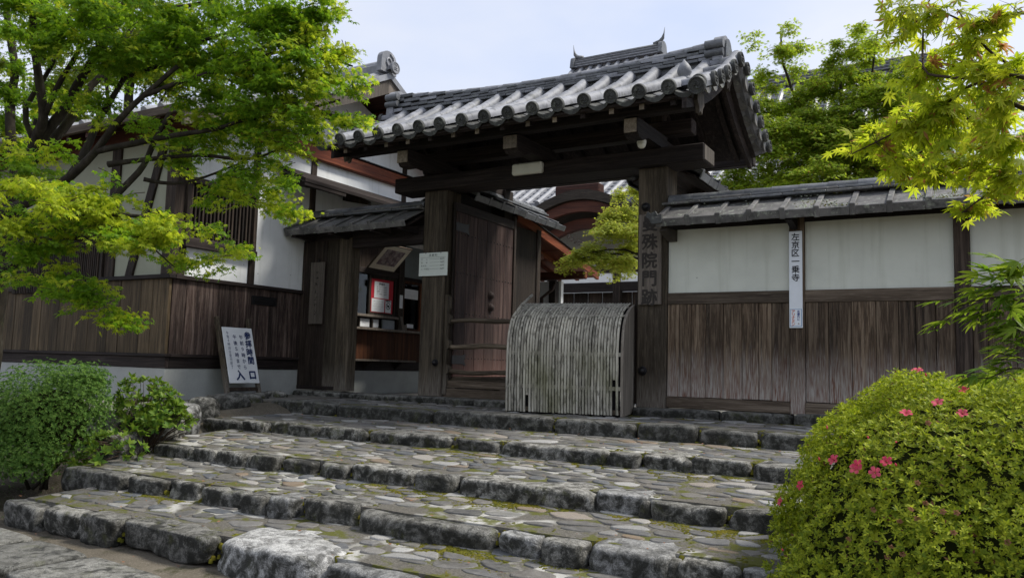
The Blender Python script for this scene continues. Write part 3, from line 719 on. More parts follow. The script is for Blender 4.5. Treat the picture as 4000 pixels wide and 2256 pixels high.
# verge tiles with discs facing out at both ends
VB = mesh('verge_tile', barrel(.36, .066, .062), TILE, 'auto'); VP = mesh('verge_hanger', pan(.16, .27, .05, .06), TILE_L, 'auto')
for xe, sg in ((-2.66, 1), (-7.34, -1)):
    for back in (False, True):
        for t in ((.10, .30, .50, .68, .86) if not back else (.12, .30, .48, .66, .84, 1.0)):
            y, z = slope(t, back); LM = frame((xe, y, z + .045), (sg, 0, .06), (0, sg, 0)); link('verge_tile', VB, roof, LM); link('end_disc', DISC, roof, LM @ T(.37, 0, .004))
        for t in ((.20, .40, .59, .77, .95) if not back else (.21, .39, .57, .75, .92)):
            y, z = slope(t, back); tv = sv(t, .01, back) * (1 if not back else 1)
            link('verge_hanger', VP, roof, frame((xe + .15 * sg, y, z + .030), (sg, 0, 0), tv * (1 if (sg > 0) == back else -1)))
CORNER = mesh('corner_disc', disc(.092, .05), TILE_END, 'auto'); CB = mesh('corner_tile', barrel(.42, .088, .082), TILE_D, 'auto')
for xc, sg in ((-2.40, 1), (-7.56, -1)):
    y, z = slope(.80); LM = frame((xc, y, z + .035), sv(.9), (1, 0, 0)); link('corner_tile', CB, roof, LM); link('corner_disc', CORNER, roof, LM @ T(.43, 0, 0))
# ridge: stacked flat tiles, round top, demon tiles
for lay in range(4):
    w = .160 - .014 * lay; zb0 = ZR + .004 + lay * .037; x = -7.46 + (.0 if lay % 2 else -.15); k = 0
    while x < -2.62:
        L = min(.30, -2.60 - x)
        xa = max(x, -7.48); zb = zb0 + sway(x + L / 2) * (lay + 1) / 4 + R(-.002, .002)
        if L > .05: gp('ridge_tile', G().box((xa + .002, YR - w + R(-.004, .004), zb), (x + L - .002, YR + w, zb + .029 + sway(x + L / 2) * .12), .004), TILE_D if (k * 7 + lay * 3) % 4 else TILE, parent=roof)
        x += .30; k += 1
RT = mesh('ridge_cover_tile', barrel(.315, .076, .071), TILE, 'auto')
for k in range(16): link('ridge_cover_tile', RT, roof, frame((-7.44 + k * .302, YR + R(-.004, .004), ZR + .146 + sway(-7.29 + k * .302)), (1, 0, (sway(-7.14 + k * .302) - sway(-7.44 + k * .302)) / .302), (0, 1, 0)))
gp('ridge_core', G().box((-7.44, YR - .085, ZR + .0), (-2.66, YR + .085, ZR + .150), .01), BLACK, parent=roof)
for xe, sg in ((-2.63, 1), (-7.47, -1)):
    ZR0, ZR = ZR, ZR + sway(xe) * .8
    arch = [(YR - .19, ZR0 - .05), (YR - .17, ZR + .09)] + [(YR + .16 * cos(a), ZR + .13 + .145 * sin(a)) for a in [pi - pi * i / 10 for i in range(11)]] + [(YR + .17, ZR + .09), (YR + .19, ZR0 - .05)]
    gp('demon_tile', G().prism(arch, xe, xe + .12 * sg, 'x'), TILE, parent=roof)
    inner = [(YR + (y - YR) * .74, ZR + (z - ZR) * .84) for y, z in arch]
    gp('demon_tile_face', G().prism(inner, xe + .12 * sg, xe + .15 * sg, 'x'), TILE_D, parent=roof)
    for s2 in (-1, 1):
        for dy, zz, rr in ((.165, .135, .055), (.175, .025, .045)): gp('demon_tile_curl', G().tube([(xe - .09 * sg, YR + dy * s2, ZR + zz), (xe + .13 * sg, YR + dy * s2, ZR + zz)], rr, 12), TILE_D, 'auto', parent=roof)
    ZR = ZR0
    LM = frame((xe - .06 * sg, YR, ZR - .01), (sg, 0, .04), (0, sg, 0)); link('verge_tile', VB, roof, LM); link('end_disc', DISC, roof, LM @ T(.37, 0, .004))
# peach finial near the right eave corner
fy, fz = slope(.70)
gp('peach_finial', G().lathe([(.075, 0), (.085, .015), (.055, .04), (.060, .055), (.078, .085), (.080, .115), (.068, .15), (.045, .185), (.018, .215), (.004, .235)], 18), TILE, True, parent=roof, M=T(-2.70, fy, fz + .085) @ RX(.12))

# hardware on the posts
def knob(name, M, r, parent, mat=IRON): return obj(name, G().lathe([(r * 1.25, 0), (r * 1.2, .012), (r, .015), (r * .95, .03), (r * .7, .048), (r * .3, .058), (.002, .060)], 16), mat, parent, 'auto', M)
knob('knob', frame((-3.45, 0, .42), (1, 0, 0), (0, 0, 1)), .045, PR); knob('knob', frame((-3.43, 0, 2.40), (1, 0, 0), (0, 0, 1)), .045, PR); knob('knob', frame((-6.49, 0, .45), (1, 0, 0), (0, 0, 1)), .040, PL)
gp('post_ornament', G().box((-3.59, .08, .02), (-3.53, .30, 1.36), .006), WOOD); 
gp('slotted_board', G().prism([(-6.39, .02), (-6.33, .02), (-6.33, .30), (-6.30, .32), (-6.30, .40), (-6.33, .43), (-6.33, .64), (-6.30, .66), (-6.30, .75), (-6.33, .78), (-6.33, .98), (-6.30, 1.00), (-6.30, 1.10), (-6.335, 1.14), (-6.31, 1.22), (-6.31, 1.36), (-6.34, 1.40), (-6.39, 1.40)], .04, .13, 'y'), W_POST)
# the open door leaf, swung inwards
door = gp('door', G().box((-6.335, .10, .24), (-6.305, 1.70, 2.72), .004), WOOD)
for k in range(6): y = .13 + k * .262; obj('door_plank', G().box((-6.305, y + .003, .26), (-6.285 + R(-.003, .003), y + .258, 2.58), .003), W_DOOR, door)
obj('door_rail', G().box((-6.306, .11, 2.58), (-6.268, 1.70, 2.71), .006), WOODY, door); obj('door_stile', G().box((-6.33, 1.70, .10), (-6.262, 1.76, 2.80), .006), WOOD, door)
STUD = mesh('stud', G().lathe([(.011, 0), (.009, .006), (.002, .009)], 7), IRON, True)
for z in (2.28, 1.72, 1.15, .52):
    for k in range(18): link('stud', STUD, door, T(-6.284, .16 + k * .0885, z + R(-.004, .004)) @ RY(pi / 2))
knob('door_boss', T(-6.284, 1.06, 1.47) @ RY(pi / 2), .055, door, RUST); knob('door_boss', T(-6.284, 1.07, 1.29) @ RY(pi / 2), .055, door, RUST)
for z in (2.37, .50):
    obj('hinge_plate', G().prism([(.10, z - .06), (.34, z - .06), (.44, z - .085), (.40, z), (.44, z + .085), (.34, z + .06), (.10, z + .06)], -6.284, -6.276, 'x'), IRON, door)

# log rails between the left post and the bamboo screen
rail = thing('log_rail_barrier', 'three weathered round log rails with bottom boards left of the bamboo screen', 'barrier', (-5.6, .09, -.05)); LI = inv(rail)
for z, r in ((1.03, .034), (.68, .036), (.33, .030)):
    pts = [(-6.42 + k * .21, .09 + R(-.004, .004), z + .012 * sin(k * 1.3 + z * 5)) for k in range(10)]
    obj('log_rail', G().tube(pts, [r * R(.85, 1.12) for _ in pts], 9), W_LOG, rail, True, LI)
obj('bottom_board', G().box((-6.38, .06, -.02), (-4.5, .14, .10), .006), W_GREYX, rail, M=LI); obj('lower_rail', G().box((-6.38, .075, .115), (-4.5, .125, .21), .006), W_GREYX, rail, M=LI)
obj('sill_log', G().box((-6.38, .15, .16), (-3.5, .30, .26), .01), W_LOG, rail, M=LI)

# bamboo screen leaning on the threshold
scr = thing('bamboo_screen', 'curved bleached bamboo screen standing in the gate opening', 'screen', (-4.2, -.5, -.1)); BI2 = inv(scr) @ T(-3.465, -.61, 0) @ RZ(radians(11.5)) @ T(3.50, .83, 0)
def scurve(u):
    """profile from the foot (u=0) up and over to the back edge (u=1): y, z"""
    P = [(-.83, -.09), (-.842, .15), (-.850, .40), (-.850, .62), (-.825, .82), (-.74, .98), (-.59, 1.09), (-.37, 1.175), (-.10, 1.235)]
    f = u * (len(P) - 1); i = min(int(f), len(P) - 2); t = f - i
    p0, p1, p2, p3 = P[max(i - 1, 0)], P[i], P[i + 1], P[min(i + 2, len(P) - 1)]
    return tuple(.5 * (2 * p1[k] + (p2[k] - p0[k]) * t + (2 * p0[k] - 5 * p1[k] + 4 * p2[k] - p3[k]) * t * t + (3 * p1[k] - p0[k] - 3 * p2[k] + p3[k]) * t ** 3) for k in (0, 1))
XS0, XS1, NSL = -4.88, -3.50, 38
for k in range(NSL):
    x = XS0 + (XS1 - XS0 - .03) * (k + .5) / NSL; w = .0139 * R(.93, 1.05); rows = []
    u0 = .0 + (.10 if k == 7 else 0) + R(0, .008) + (.2 if k == NSL - 2 else 0); ph = R(0, 6)
    for q in range(19):
        u = u0 + (1 - u0) * q / 18; y, z = scurve(u); e = .0016 * sin(u * 7 + ph) + .0015 * (q % 5 == 0); y2, z2 = scurve(min(1, u + .02)); y1, z1 = scurve(max(0, u - .02)); nv = Vector((0, -(z2 - z1), y2 - y1)).normalized()
        wd = w * (1.0 + (.10 if q % 6 == (k * 5) % 6 else 0))
        rows.append([Vector((x + e - wd, y, z)) - nv * .001, Vector((x + e - wd * .5, y, z)) + nv * .006, Vector((x + e + wd * .5, y, z)) + nv * .006, Vector((x + e + wd, y, z)) - nv * .001])
    obj('bamboo_slat', G().slab(rows, (0, .008, -.002)), BAMBOO, scr, 'auto', BI2)
for u in (.155, .36, .70, .86):
    y, z = scurve(u); y2, z2 = scurve(u + .02); d = Vector((0, y2 - y, z2 - z)).normalized()
    obj('batten', G().bar((XS0 + .02, y + .013, z), (XS1 - .01, y + .013, z), .010, .045, .004, d), BAMBOO, scr, M=BI2)
for x, th in ((XS1 + .005, .03), (XS0 + .012, .02)):
    poly = [scurve(i / 24) for i in range(25)] + [(-.10, .0), (-.30, -.09)]
    obj('side_board', G().prism([(y + .012, z - .012) if i < 25 else (y, z) for i, (y, z) in enumerate(poly)], x - th / 2, x + th / 2, 'x'), W_BLEACH, scr, M=BI2)
obj('lifting_pole', G().tube([(-4.85, -.72, 1.02), (-4.83, -.45, 1.19), (-4.81, -.10, 1.34)], .018, 8), BAMBOO, scr, True, BI2)
rows_ = [[Vector((x_, scurve(u)[0] + .045, scurve(u)[1] - .035)) for x_ in (XS0 + .03, XS1 - .02)] for u in [i / 16 for i in range(17)]]
obj('gap_shade_sheet', G().slab(rows_, (0, .006, -.004)), BLACK, scr, 'auto', BI2)  # added black sheet behind the slats, paints the gaps as shade
obj('foot_board', G().box((XS0 + .03, -.80, -.085), (XS1 - .02, -.76, -.03), .004), W_LOG, scr, M=BI2)

# name board on the right post
nb = thing('temple_name_board', 'long grey wooden name board with five large black characters on right post', 'sign', (-3.35, -.03, 1.2)); NI = inv(nb)
obj('board', G().box((-3.50, -.045, 1.205), (-3.215, -.003, 2.30), .006), W_GREY, nb, M=NI)
tg = G(); column(tg, '曼殊院門跡', 0, 0, .205, .222, .0065)
obj('lettering', tg, INK_FADED, nb, M=NI @ face_front(-3.358, -.0475, 2.185), fix=False)
# admission price board on the left post
pb = thing('admission_price_board', 'pale horizontal admission price board hanging on the left gate post', 'sign', (-6.57, -.03, 1.66)); QI = inv(pb)
obj('board', G().box((-6.815, -.028, 1.66), (-6.325, -.014, 1.99), .003), SIGNB, pb, M=QI)
for x in (-6.70, -6.44): obj('hook', G().tube([(x, -.03, 1.975), (x, -.02, 2.01), (x, 0, 2.02)], .004, 5), IRON, pb, M=QI)
tg = G(); line(tg, '拝 観 料', 0, .118, .040, .0008)
for k, (a, c) in enumerate((('大　　人', '800円'), ('団　　体', '700円'), ('高 校 生', '500円'), ('小・中学生', '400円'))):
    y = .062 - k * .046; line(tg, a, -.205, y, .028, .0004, 1, True); line(tg, c, .155, y, .030, .0006); tg.add([(-.06, y - .0012, 0), (.105, y - .0012, 0), (.105, y + .0012, 0), (-.06, y + .0012, 0)], [(0, 1, 2, 3)])
tg.add([(-.215, .086, 0), (.215, .086, 0), (.215, .0885, 0), (-.215, .0885, 0)], [(0, 1, 2, 3)])
obj('lettering', tg, INK_GREEN, pb, M=QI @ face_front(-6.57, -.0305, 1.835), fix=False)
# lamp case and camera under the beam
lc = tag(obj('gate_lamp', G().box((-5.23, -.20, 2.925), (-4.78, -.121, 3.075), .02), LAMPBOX), 'cream rectangular lamp case fixed to the middle of the gate beam', 'lamp')
sc_ = thing('security_camera', 'small cream dome camera under the right bracket arm', 'camera', (-3.3, -.50, 3.06))
obj('mount', G().lathe([(.055, 0), (.055, .035), (.05, .04)], 16, T(0, 0, -.015)), LAMPBOX, sc_, 'auto'); obj('dome', G().lathe([(.002, -.075), (.025, -.070), (.042, -.055), (.050, -.03), (.052, -.016)], 16), LAMPBOX, sc_, True)
# ------------------------------------------------------------------ small tiled wall roofs
def flat_tile(w, L):
    """flat tile along -Y with a raised square rib on its left and a deep front lip"""
    g_ = G().box((0, -L, 0), (w - .004, 0, .020), .004); g_.box((-.004, -L - .003, .018), (.052, -.0, .050), .006)
    g_.box((0, -L - .022, -.070), (w - .004, -L, .021), .004); g_.box((-.006, -L - .026, -.076), (.054, -L - .002, .052), .006); return g_
FT = {m.name: mesh('flat_tile', flat_tile(.3415, .50), m, 'auto') for m in (TILE_D, TILE_L)}
def wall_roof(parent, M, x0, x1, ze, zr, mat, seed, half=.44, rear=True, rt=TILE_D):
    """gabled coping along local X: eave height ze at y=-half, ridge foot zr at y=0; M maps local to the parent"""
    rg = random.Random(seed); n = int(round((x1 - x0) / .3415)); an = atan2(zr - ze, half); w = (x1 - x0) / n; ml = [mat]
    obj('roof_boards', G().prism([(-half + .05, ze - .03), (0, zr - .03), (half - .05, ze - .03), (half - .05, ze - .06), (0, zr - .07), (-half + .05, ze - .06)], x0, x1, 'x'), WOODX, parent, M=M)
    for side in ((0, 1) if rear else (0,)):
        base = M if side == 0 else M @ T(x0 + x1, 0, 0) @ RZ(pi)
        for k in range(n):
            link('flat_tile', FT[mat.name], parent, base @ T(x0 + k * w, -.02, zr - .012) @ RX(an + rg.uniform(-.012, .012)) @ Matrix.Diagonal((w / .3415, 1, 1, 1)) @ T(0, 0, rg.uniform(0, .006)))
    for lay in range(2):
        x = x0 - .05 + .12 * lay
        while x < x1:
            L = min(.46, x1 - x); wd = .155 - .035 * lay
            obj('ridge_tile', G().box((x + .002, -wd + rg.uniform(-.008, .008), zr + .012 + lay * .036), (x + L - .002, wd, zr + .040 + lay * .036), .006), rt if rg.random() < .6 else mat, parent, M=M); x += .46
    x = x0
    while x < x1 - .03:
        L = min(.30, x1 - x); obj('ridge_cover_tile', barrel(L + .012, .076, .070), rt, parent, 'auto', M @ frame((x, 0, zr + .076 + rg.uniform(0, .004)), (1, 0, rg.uniform(-.01, .01)), (0, 1, 0))); x += .30
def corner_scroll(parent, M, x, y, z):
    obj('corner_ornament', G().prism([(x - .02, z - .06), (x + .10, z - .05), (x + .10, z + .05), (x + .05, z + .04), (x + .02, z + .09), (x - .03, z + .06), (x - .07, z + .09), (x - .09, z + .03), (x - .05, z)], y - .03, y + .02, 'y'), TILE_END, parent, M=M)

# ------------------------------------------------------------------ plaster wall to the right of the gate
wall = thing('plaster_wall', 'white plaster wall with board dado and mossy tile coping right of gate', 'wall', (-1, .05, 0)); VI = inv(wall)
def wp(name, g_, mat, parent=wall, smooth=False): return obj(name, g_, mat, parent, smooth, VI if parent is wall else Matrix())
PX = [(-3.155, -1.757), (-1.600, -.174), (-.030, 1.40), (1.545, 2.9)]
for (a, b_) in PX:
    wp('plaster_panel', G().box((a, .055, 1.34), (b_, .12, 2.14), .002), PLASTER_DIM)
    wp('rail', G().box((a, .012, 1.21), (b_, .10, 1.345), .006), W_GREYX)
    wp('sill_beam', G().box((a, -.012, .002), (b_, .13, .128), .01), W_GREYX)
    x = a + .002
    while x < b_ - .02:
        L = min(R(.125, .24), b_ - x)
        if b_ - x - L < .06: L = b_ - x
        wp('wall_board', G().box((x + .002, .026 + R(-.008, .008), .13 + R(0, .006)), (x + L - .002, .062, 1.212), .005), W_FENCE); x += L
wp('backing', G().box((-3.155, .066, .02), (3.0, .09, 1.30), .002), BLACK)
for (a, b_) in ((-1.757, -1.600), (-.174, -.030), (1.40, 1.545), (2.9, 3.05)): wp('wall_post', G().box((a, .0, .0), (b_, .15, 2.16), .006), WOOD if a > -1 else W_FENCE)
wp('eave_beam', G().box((-3.155, .03, 2.10), (3.05, .14, 2.17), .006), WOODX)
wp('eave_bracket', G().prism([(.1, 2.10), (-.30, 2.07), (-.33, 2.03), (-.22, 2.00), (-.05, 1.96), (.1, 1.96)], -3.14, -3.05, 'x'), W_GREY)
for x in (-1.70, -.10, 1.46): wp('eave_bracket', G().prism([(.05, 2.13), (-.34, 2.10), (-.36, 2.06), (-.2, 2.05), (.05, 2.0)], x - .035, x + .035, 'x'), WOODY)
wall_roof(wall, VI @ T(0, .06, 0), -3.145, 3.05, 2.155, 2.375, TILE_L, 3)
corner_scroll(wall, VI, -3.17, -.42, 2.16)
rl = G(); rg = random.Random(3)     # lichen and moss cushions on the coping
spots = [(rg.choice((rg.gauss(-1.4, .2), rg.gauss(-.6, .4), rg.uniform(-2.9, 2.2), rg.gauss(0, .6))), rg.random() ** 1.3) for _ in range(46)]
for sx_, sv_ in spots:
    for _ in range(rg.randint(10, 34)):
        x = sx_ + rg.gauss(0, .06); v = min(1, max(0, sv_ + rg.gauss(0, .07))); y = .04 - v * .44; z = 2.382 - v * .215 + (.03 if v < .25 else 0); r = rg.uniform(.004, .014)
        V = [(x, y - .2 * r, z + r * .9)] + [(x + r * rg.uniform(.7, 1.4) * cos(a), y + r * rg.uniform(.6, 1.1) * sin(a), z + r * rg.uniform(-.2, .35)) for a in [k * pi / 3 for k in range(6)]]
        rl.add(V, [(0, 1 + k, 1 + (k + 1) % 6) for k in range(6)])
LICHEN = B('lichen_and_moss'); LICHEN = LICHEN.done(LICHEN.bsdf(LICHEN.ramp(LICHEN.island(), (0, (.36, .39, .32)), (.6, (.26, .29, .22)), (.65, (.12, .10, .016)), (1, (.09, .095, .016))), .95, None, .1))
tag(wp('roof_lichen', rl, LICHEN), kind='stuff')
# enamel address plate
ad = thing('address_plate', 'narrow white enamel address plate on the wall post', 'sign', (-1.687, -.01, .93)); AI = inv(ad)
obj('plate', G().box((-1.757, -.018, .93), (-1.617, -.002, 1.993), .004), ENAMEL, ad, M=AI)
tg = G(); column(tg, '左京区一乗寺', 0, 0, .088, .090, .0016); obj('lettering', tg, INK, ad, M=AI @ face_front(-1.687, -.0205, 1.93), fix=False)
obj('advert_border', G().box((-1.748, -.0205, .945), (-1.626, -.0185, 1.135), .001), flat('advert_blue', (.05, .22, .42), .4), ad, M=AI); obj('advert_panel', G().box((-1.743, -.0225, .950), (-1.631, -.021, 1.130), .001), ENAMEL, ad, M=AI)
tg = G(); column(tg, 'アリナミン', 0, 0, .042, .0345, .0012, None, 1.05); obj('advert_lettering', tg, INK_RED, ad, M=AI @ face_front(-1.713, -.0235, 1.108), fix=False)
tg = G(); column(tg, 'お疲れに', 0, 0, .030, .029, .001); obj('advert_lettering', tg, INK_NAVY, ad, M=AI @ face_front(-1.658, -.0235, 1.110), fix=False)
obj('advert_triangle', G().add([(-1.670, -.0235, .968), (-1.646, -.0235, .968), (-1.658, -.0235, .988)], [(0, 1, 2)]), flat('advert_grey', (.35, .30, .28)), ad, M=AI)

# ------------------------------------------------------------------ side gate on the left
sg_ = thing('side_gate', 'low dark board side gate with small tiled roof left of main gate', 'gate', (-8, .05, 0)); SI2 = inv(sg_)
def sp(name, g_, mat, smooth=False): return obj(name, g_, mat, sg_, smooth, SI2)
x = -9.13
for L in (.25, .27, .26): sp('gate_board', G().box((x + .002, .022 + R(-.005, .005), .0), (x + L - .002, .06, 2.28), .004), WOOD if x < -8.7 else W_POST); x += L
sp('gate_post', G().box((-8.35, -.005, -.01), (-8.11, .20, 2.30), .008), W_POST)
sp('lintel', G().box((-8.11, .0, 2.14), (-6.785, .16, 2.40), .008), WOODX); sp('top_beam', G().box((-9.13, .03, 2.28), (-8.11, .14, 2.42), .006), WOODX); sp('base_rail', G().box((-9.13, .012, -.01), (-8.35, .07, .05), .005), WOODX)
for x in (-8.95, -8.2, -7.4, -6.9): sp('eave_bracket', G().prism([(.05, 2.40), (-.38, 2.33), (-.40, 2.29), (-.2, 2.29), (.05, 2.26)], x - .035, x + .035, 'x'), WOODY)
wall_roof(sg_, SI2 @ T(0, .06, 0), -9.10, -6.795, 2.40, 2.62, TILE_L, 8)
corner_scroll(sg_, SI2 @ T(-13.5, 0, 0) @ Matrix.Diagonal((-1, 1, 1, 1)), .06, -.42, 2.41) if False else None
pq = thing('narrow_wooden_plaque', 'narrow faded wooden plaque hanging on the side gate boards', 'sign', (-8.76, -.01, 1)); QI2 = inv(pq)
obj('board', G().box((-8.905, -.030, .99), (-8.625, -.006, 1.945), .004), W_GREY, pq, M=QI2); obj('hanger', G().tube([(-8.76, -.018, 1.94), (-8.76, -.012, 1.985), (-8.76, .01, 1.99)], .008, 6), IRON, pq, M=QI2)
tg = G()
for k in range(7): scribble(tg, 0, -.105 * k, .07, .085, 20 + k, 5)
obj('lettering', tg, INK_FADED, pq, M=QI2 @ face_front(-8.765, -.0325, 1.80), fix=False)

# rear wing walls behind the gate, each with its own coping
for nm, xw, y1, lab in (('wing_wall', -6.62, 3.1, 'tile-roofed wing wall running back behind the open door leaf'), ('wing_wall', -3.34, 2.3, 'tile-roofed wing wall running back behind the right gate post')):
    ww = thing(nm, lab, 'wall', (xw, 1.2, 0), 'wing walls behind the gate'); UI = inv(ww)
    obj('boarding', G().box((xw - .05, .4, -.1), (xw + .05, y1, 2.75), .004), WOOD, ww, M=UI)
    obj('wall_post', G().box((xw - .07, y1 - .12, -.1), (xw + .07, y1 + .02, 2.80), .006), WOOD, ww, M=UI)
    wall_roof(ww, UI @ T(xw, 0, 0) @ RZ(pi / 2), .36, y1 + .12, 2.86, 3.06, TILE_D, 5 if xw < -5 else 6, .46)

# ------------------------------------------------------------------ the tall building on the left
bl = thing('temple_kitchen_building', 'tall white plaster building with board dado and tiled gable at left', 'building', (-11, 1, 0)); HI = inv(bl)
def bp(name, g_, mat, parent=bl, smooth=False): return obj(name, g_, mat, parent, smooth, HI if parent is bl else Matrix())
XF, YF = -9.14, -2.32
bp('plinth', G().box((-14.2, YF, -.4), (XF, 4.6, .28), .004), CONCRETE)
bp('sill_board', G().box((-14.2, YF - .012, .282), (XF + .012, YF + .05, .43), .005), WOODX); bp('sill_board', G().box((XF - .05, YF + .052, .282), (XF + .0125, .02, .43), .005), WOODY)
bp('sill_moulding', G().box((-14.2, YF - .045, .43), (XF + .045, YF + .05, .47), .006), WOODX); bp('sill_moulding', G().box((XF - .05, YF + .052, .43), (XF + .045, .02, .47), .006), WOODY)
x = -14.2
while x < XF - .03:
    L = min(R(.20, .27), XF - x); bp('dado_board', G().box((x + .002, YF - .014 + R(-.003, .003), .47), (x + L - .002, YF + .03, 1.46), .003), W_SIDE); x += L
y = YF + .031
while y < .29:
    L = min(R(.19, .28), .31 - y); bp('dado_board', G().box((XF - .03, y + .002, .47), (XF + .014 + R(-.003, .003), y + L - .002, 1.46), .003), W_DADO); y += L
bp('dado_cap', G().box((-10.60, YF - .06, 1.46), (XF + .06, YF + .04, 1.515), .006), WOODX); bp('dado_cap', G().box((XF - .04, YF + .042, 1.46), (XF + .06, .02, 1.515), .006), WOODY); bp('dado_cap', G().box((-14.2, YF - .05, 1.36), (-12.87, YF + .04, 1.41), .006), WOODX)
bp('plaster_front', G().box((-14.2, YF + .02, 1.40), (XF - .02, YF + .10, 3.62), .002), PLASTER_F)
bp('plaster_side', G().prism([(YF + .1, 1.50), (.30, 1.50), (.30, 2.60), (4.6, 2.60), (4.6, 3.66), (1.0, 4.98), (YF + .1, 3.60)], XF - .10, XF, 'x'), PLASTER)
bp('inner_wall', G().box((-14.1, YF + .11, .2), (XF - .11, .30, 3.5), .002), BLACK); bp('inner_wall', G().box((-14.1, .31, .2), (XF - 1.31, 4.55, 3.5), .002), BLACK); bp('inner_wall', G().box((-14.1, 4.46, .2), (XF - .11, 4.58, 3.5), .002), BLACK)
bp('corner_post', G().box((XF - .20, YF - .02, 1.515), (XF + .02, YF + .20, 3.66), .008), WOOD)
for a in (-10.60, -13.0): bp('front_post', G().box((a, YF - .015, 1.50 if a > -12 else 1.4), (a + .20, YF + .06, 3.45), .006), WOOD)
bp('brace', G().bar((-10.05, YF + .01, 1.50), (-9.47, YF + .01, 3.30), .05, .15, .006, (0, 0, 1)), WOOD)
bp('front_beam', G().box((-14.2, YF - .05, 3.36), (XF + .3, YF + .12, 3.58), .01), W_REDX)
bp('red_beam', G().box((XF - .05, YF + .2, 3.64), (XF + .10, 4.4, 3.86), .012), W_RED); bp('beam_flashing', G().box((XF - .04, YF + .2, 3.865), (XF + .13, 4.4, 3.885), .003), IRON)
for a, w, zt in ((-1.06, .12, 3.64), (.10, .12, 4.70), (2.42, .12, 4.5)): bp('side_post', G().box((XF - .06, a, 1.515 if a < 0 else 2.6), (XF + .022, a + w, zt), .006), WOOD)
bp('mullion_beam', G().box((XF - .05, -.9, 4.38), (XF + .03, 3.0, 4.50), .006), WOODY)
# big lattice on the front wall
lt = bp('lattice_window', G().box((-12.86, YF + .005, 1.34), (-10.62, YF + .018, 2.55), .002), BLACK)
for a, b_ in ((-12.87, -12.81), (-10.66, -10.60)): bp('lattice_stile', G().box((a, YF - .05, 1.33), (b_, YF + .02, 2.56), .004), WOOD, lt)
for z in (1.33, 2.02, 2.52): bp('lattice_rail', G().box((-12.81, YF - .030, z), (-10.66, YF + .0, z + .05), .004), WOODX, lt)
BAR = mesh('lattice_bar', G().box((-.012, YF - .055, 1.33), (.012, YF - .031, 2.55), .003), WOOD)
for k in range(46): link('lattice_bar', BAR, lt, T(-12.78 + k * .0462, R(-.002, .002), 0))
# lattice window on the right-hand face
l2 = bp('barred_window', G().box((XF - .02, -2.12, 2.02), (XF + .006, -1.02, 2.80), .002), BLACK)
for z0, z1, d in ((1.90, 1.99, .10), (2.78, 2.86, .09), (1.99, 2.04, .07)): bp('window_rail', G().box((XF, -2.20, z0), (XF + d, -.98, z1), .005), WOODY, l2)
for y in (-2.19, -1.05): bp('window_stile', G().box((XF, y, 2.04), (XF + .07, y + .06, 2.78), .004), WOOD, l2)
B2 = mesh('window_bar', G().box((XF + .020, -.014, 2.04), (XF + .048, .014, 2.78), .004), WOOD)
for k in range(17): link('window_bar', B2, l2, T(0, -2.10 + k * .0625, 0))
ms = bp('mail_slot', G().box((XF + .012, -.97, 1.225), (XF + .030, -.49, 1.355), .004), IRON); bp('slot_opening', G().box((XF + .030, -.93, 1.26), (XF + .034, -.54, 1.32), .002), BLACK, ms)
# roof of that building: ridge along X, gable towards the gate
AP, EV = (1.0, 5.18), (-2.85, 3.52)
def hs(t, back=False): y = AP[0] + t * (EV[0] - AP[0]); return ((2 * AP[0] - y) if back else y), AP[1] + t * (EV[1] - AP[1]) - .10 * sin(pi * t)
for back in (False, True):
    bp('roof_boards', G().slab([[Vector((x, *hs(t, back))) for x in (-15.0, -8.34)] for t in [i / 8 for i in range(9)]], (0, 0, -.04)), W_REDX)
    ts = [i / 8 for i in range(9)]; top = [hs(t, back) for t in ts]
    bp('barge_board', G().prism([(p[0], p[1] - .045) for p in top] + [(p[0], p[1] - .29 + .06 * t) for p, t in zip(top[::-1], ts[::-1])], -8.42, -8.36, 'x'), W_GREY)
    bp('verge_trim', G().prism([(p[0], p[1] + .06) for p in top] + [(p[0], p[1] - .044) for p in top[::-1]], -8.44, -8.32, 'x'), TILE_FAR)
    for k in range(4): bp('purlin', G().box((-9.3, hs(.15 + .25 * k, back)[0] - .05, hs(.15 + .25 * k, back)[1] - .17), (-8.43, hs(.15 + .25 * k, back)[0] + .05, hs(.15 + .25 * k, back)[1] - .05), .006), W_REDX)
    tl = G()
    for x in [-8.5 - .34 * i for i in range(20)]: tl.tube([Vector((x, *hs(t, back))) + Vector((0, 0, .045)) for t in (0, .25, .5, .75, 1.0)], .07, 7)
    for t in [i / 14 for i in range(15)]: tl.box((-15.0, hs(t, back)[0] - .02, hs(t, back)[1] + .001), (-8.42, hs(t, back)[0] + .02, hs(t, back)[1] + .03), .004)
    tag(bp('roof_tiles', tl, TILE_FAR, bl, 'auto'), kind='stuff')
bp('eave_board', G().box((-15.0, EV[0] - .03, EV[1] - .06), (-8.4, EV[0] + .03, EV[1] + .05), .006), W_GREYX)
for k in range(14): x = -14.6 + k * .46; bp('rafter', G().prism([(p[0], p[1] - .042) for p in (hs(.55), hs(.99))] + [(p[0], p[1] - .14) for p in (hs(.99), hs(.55))], x - .035, x + .035, 'x'), W_REDX)
bp('ridge_stack', G().box((-15.0, AP[0] - .14, AP[1] + .02), (-8.46, AP[0] + .14, AP[1] + .20), .02), TILE_FAR); bp('ridge_cover', barrel(6.5, .10, .10), TILE_FAR, bl, 'auto').matrix_local = HI @ frame((-14.95, AP[0], AP[1] + .20), (1, 0, 0), (0, 1, 0))
dt = bp('demon_tile', G().prism([(AP[0] - .20, AP[1] + .06)] + [(AP[0] + .19 * cos(a), AP[1] + .28 + .16 * sin(a)) for a in [pi - pi * i / 10 for i in range(11)]] + [(AP[0] + .20, AP[1] + .06)], -8.48, -8.38, 'x'), TILE_FAR)
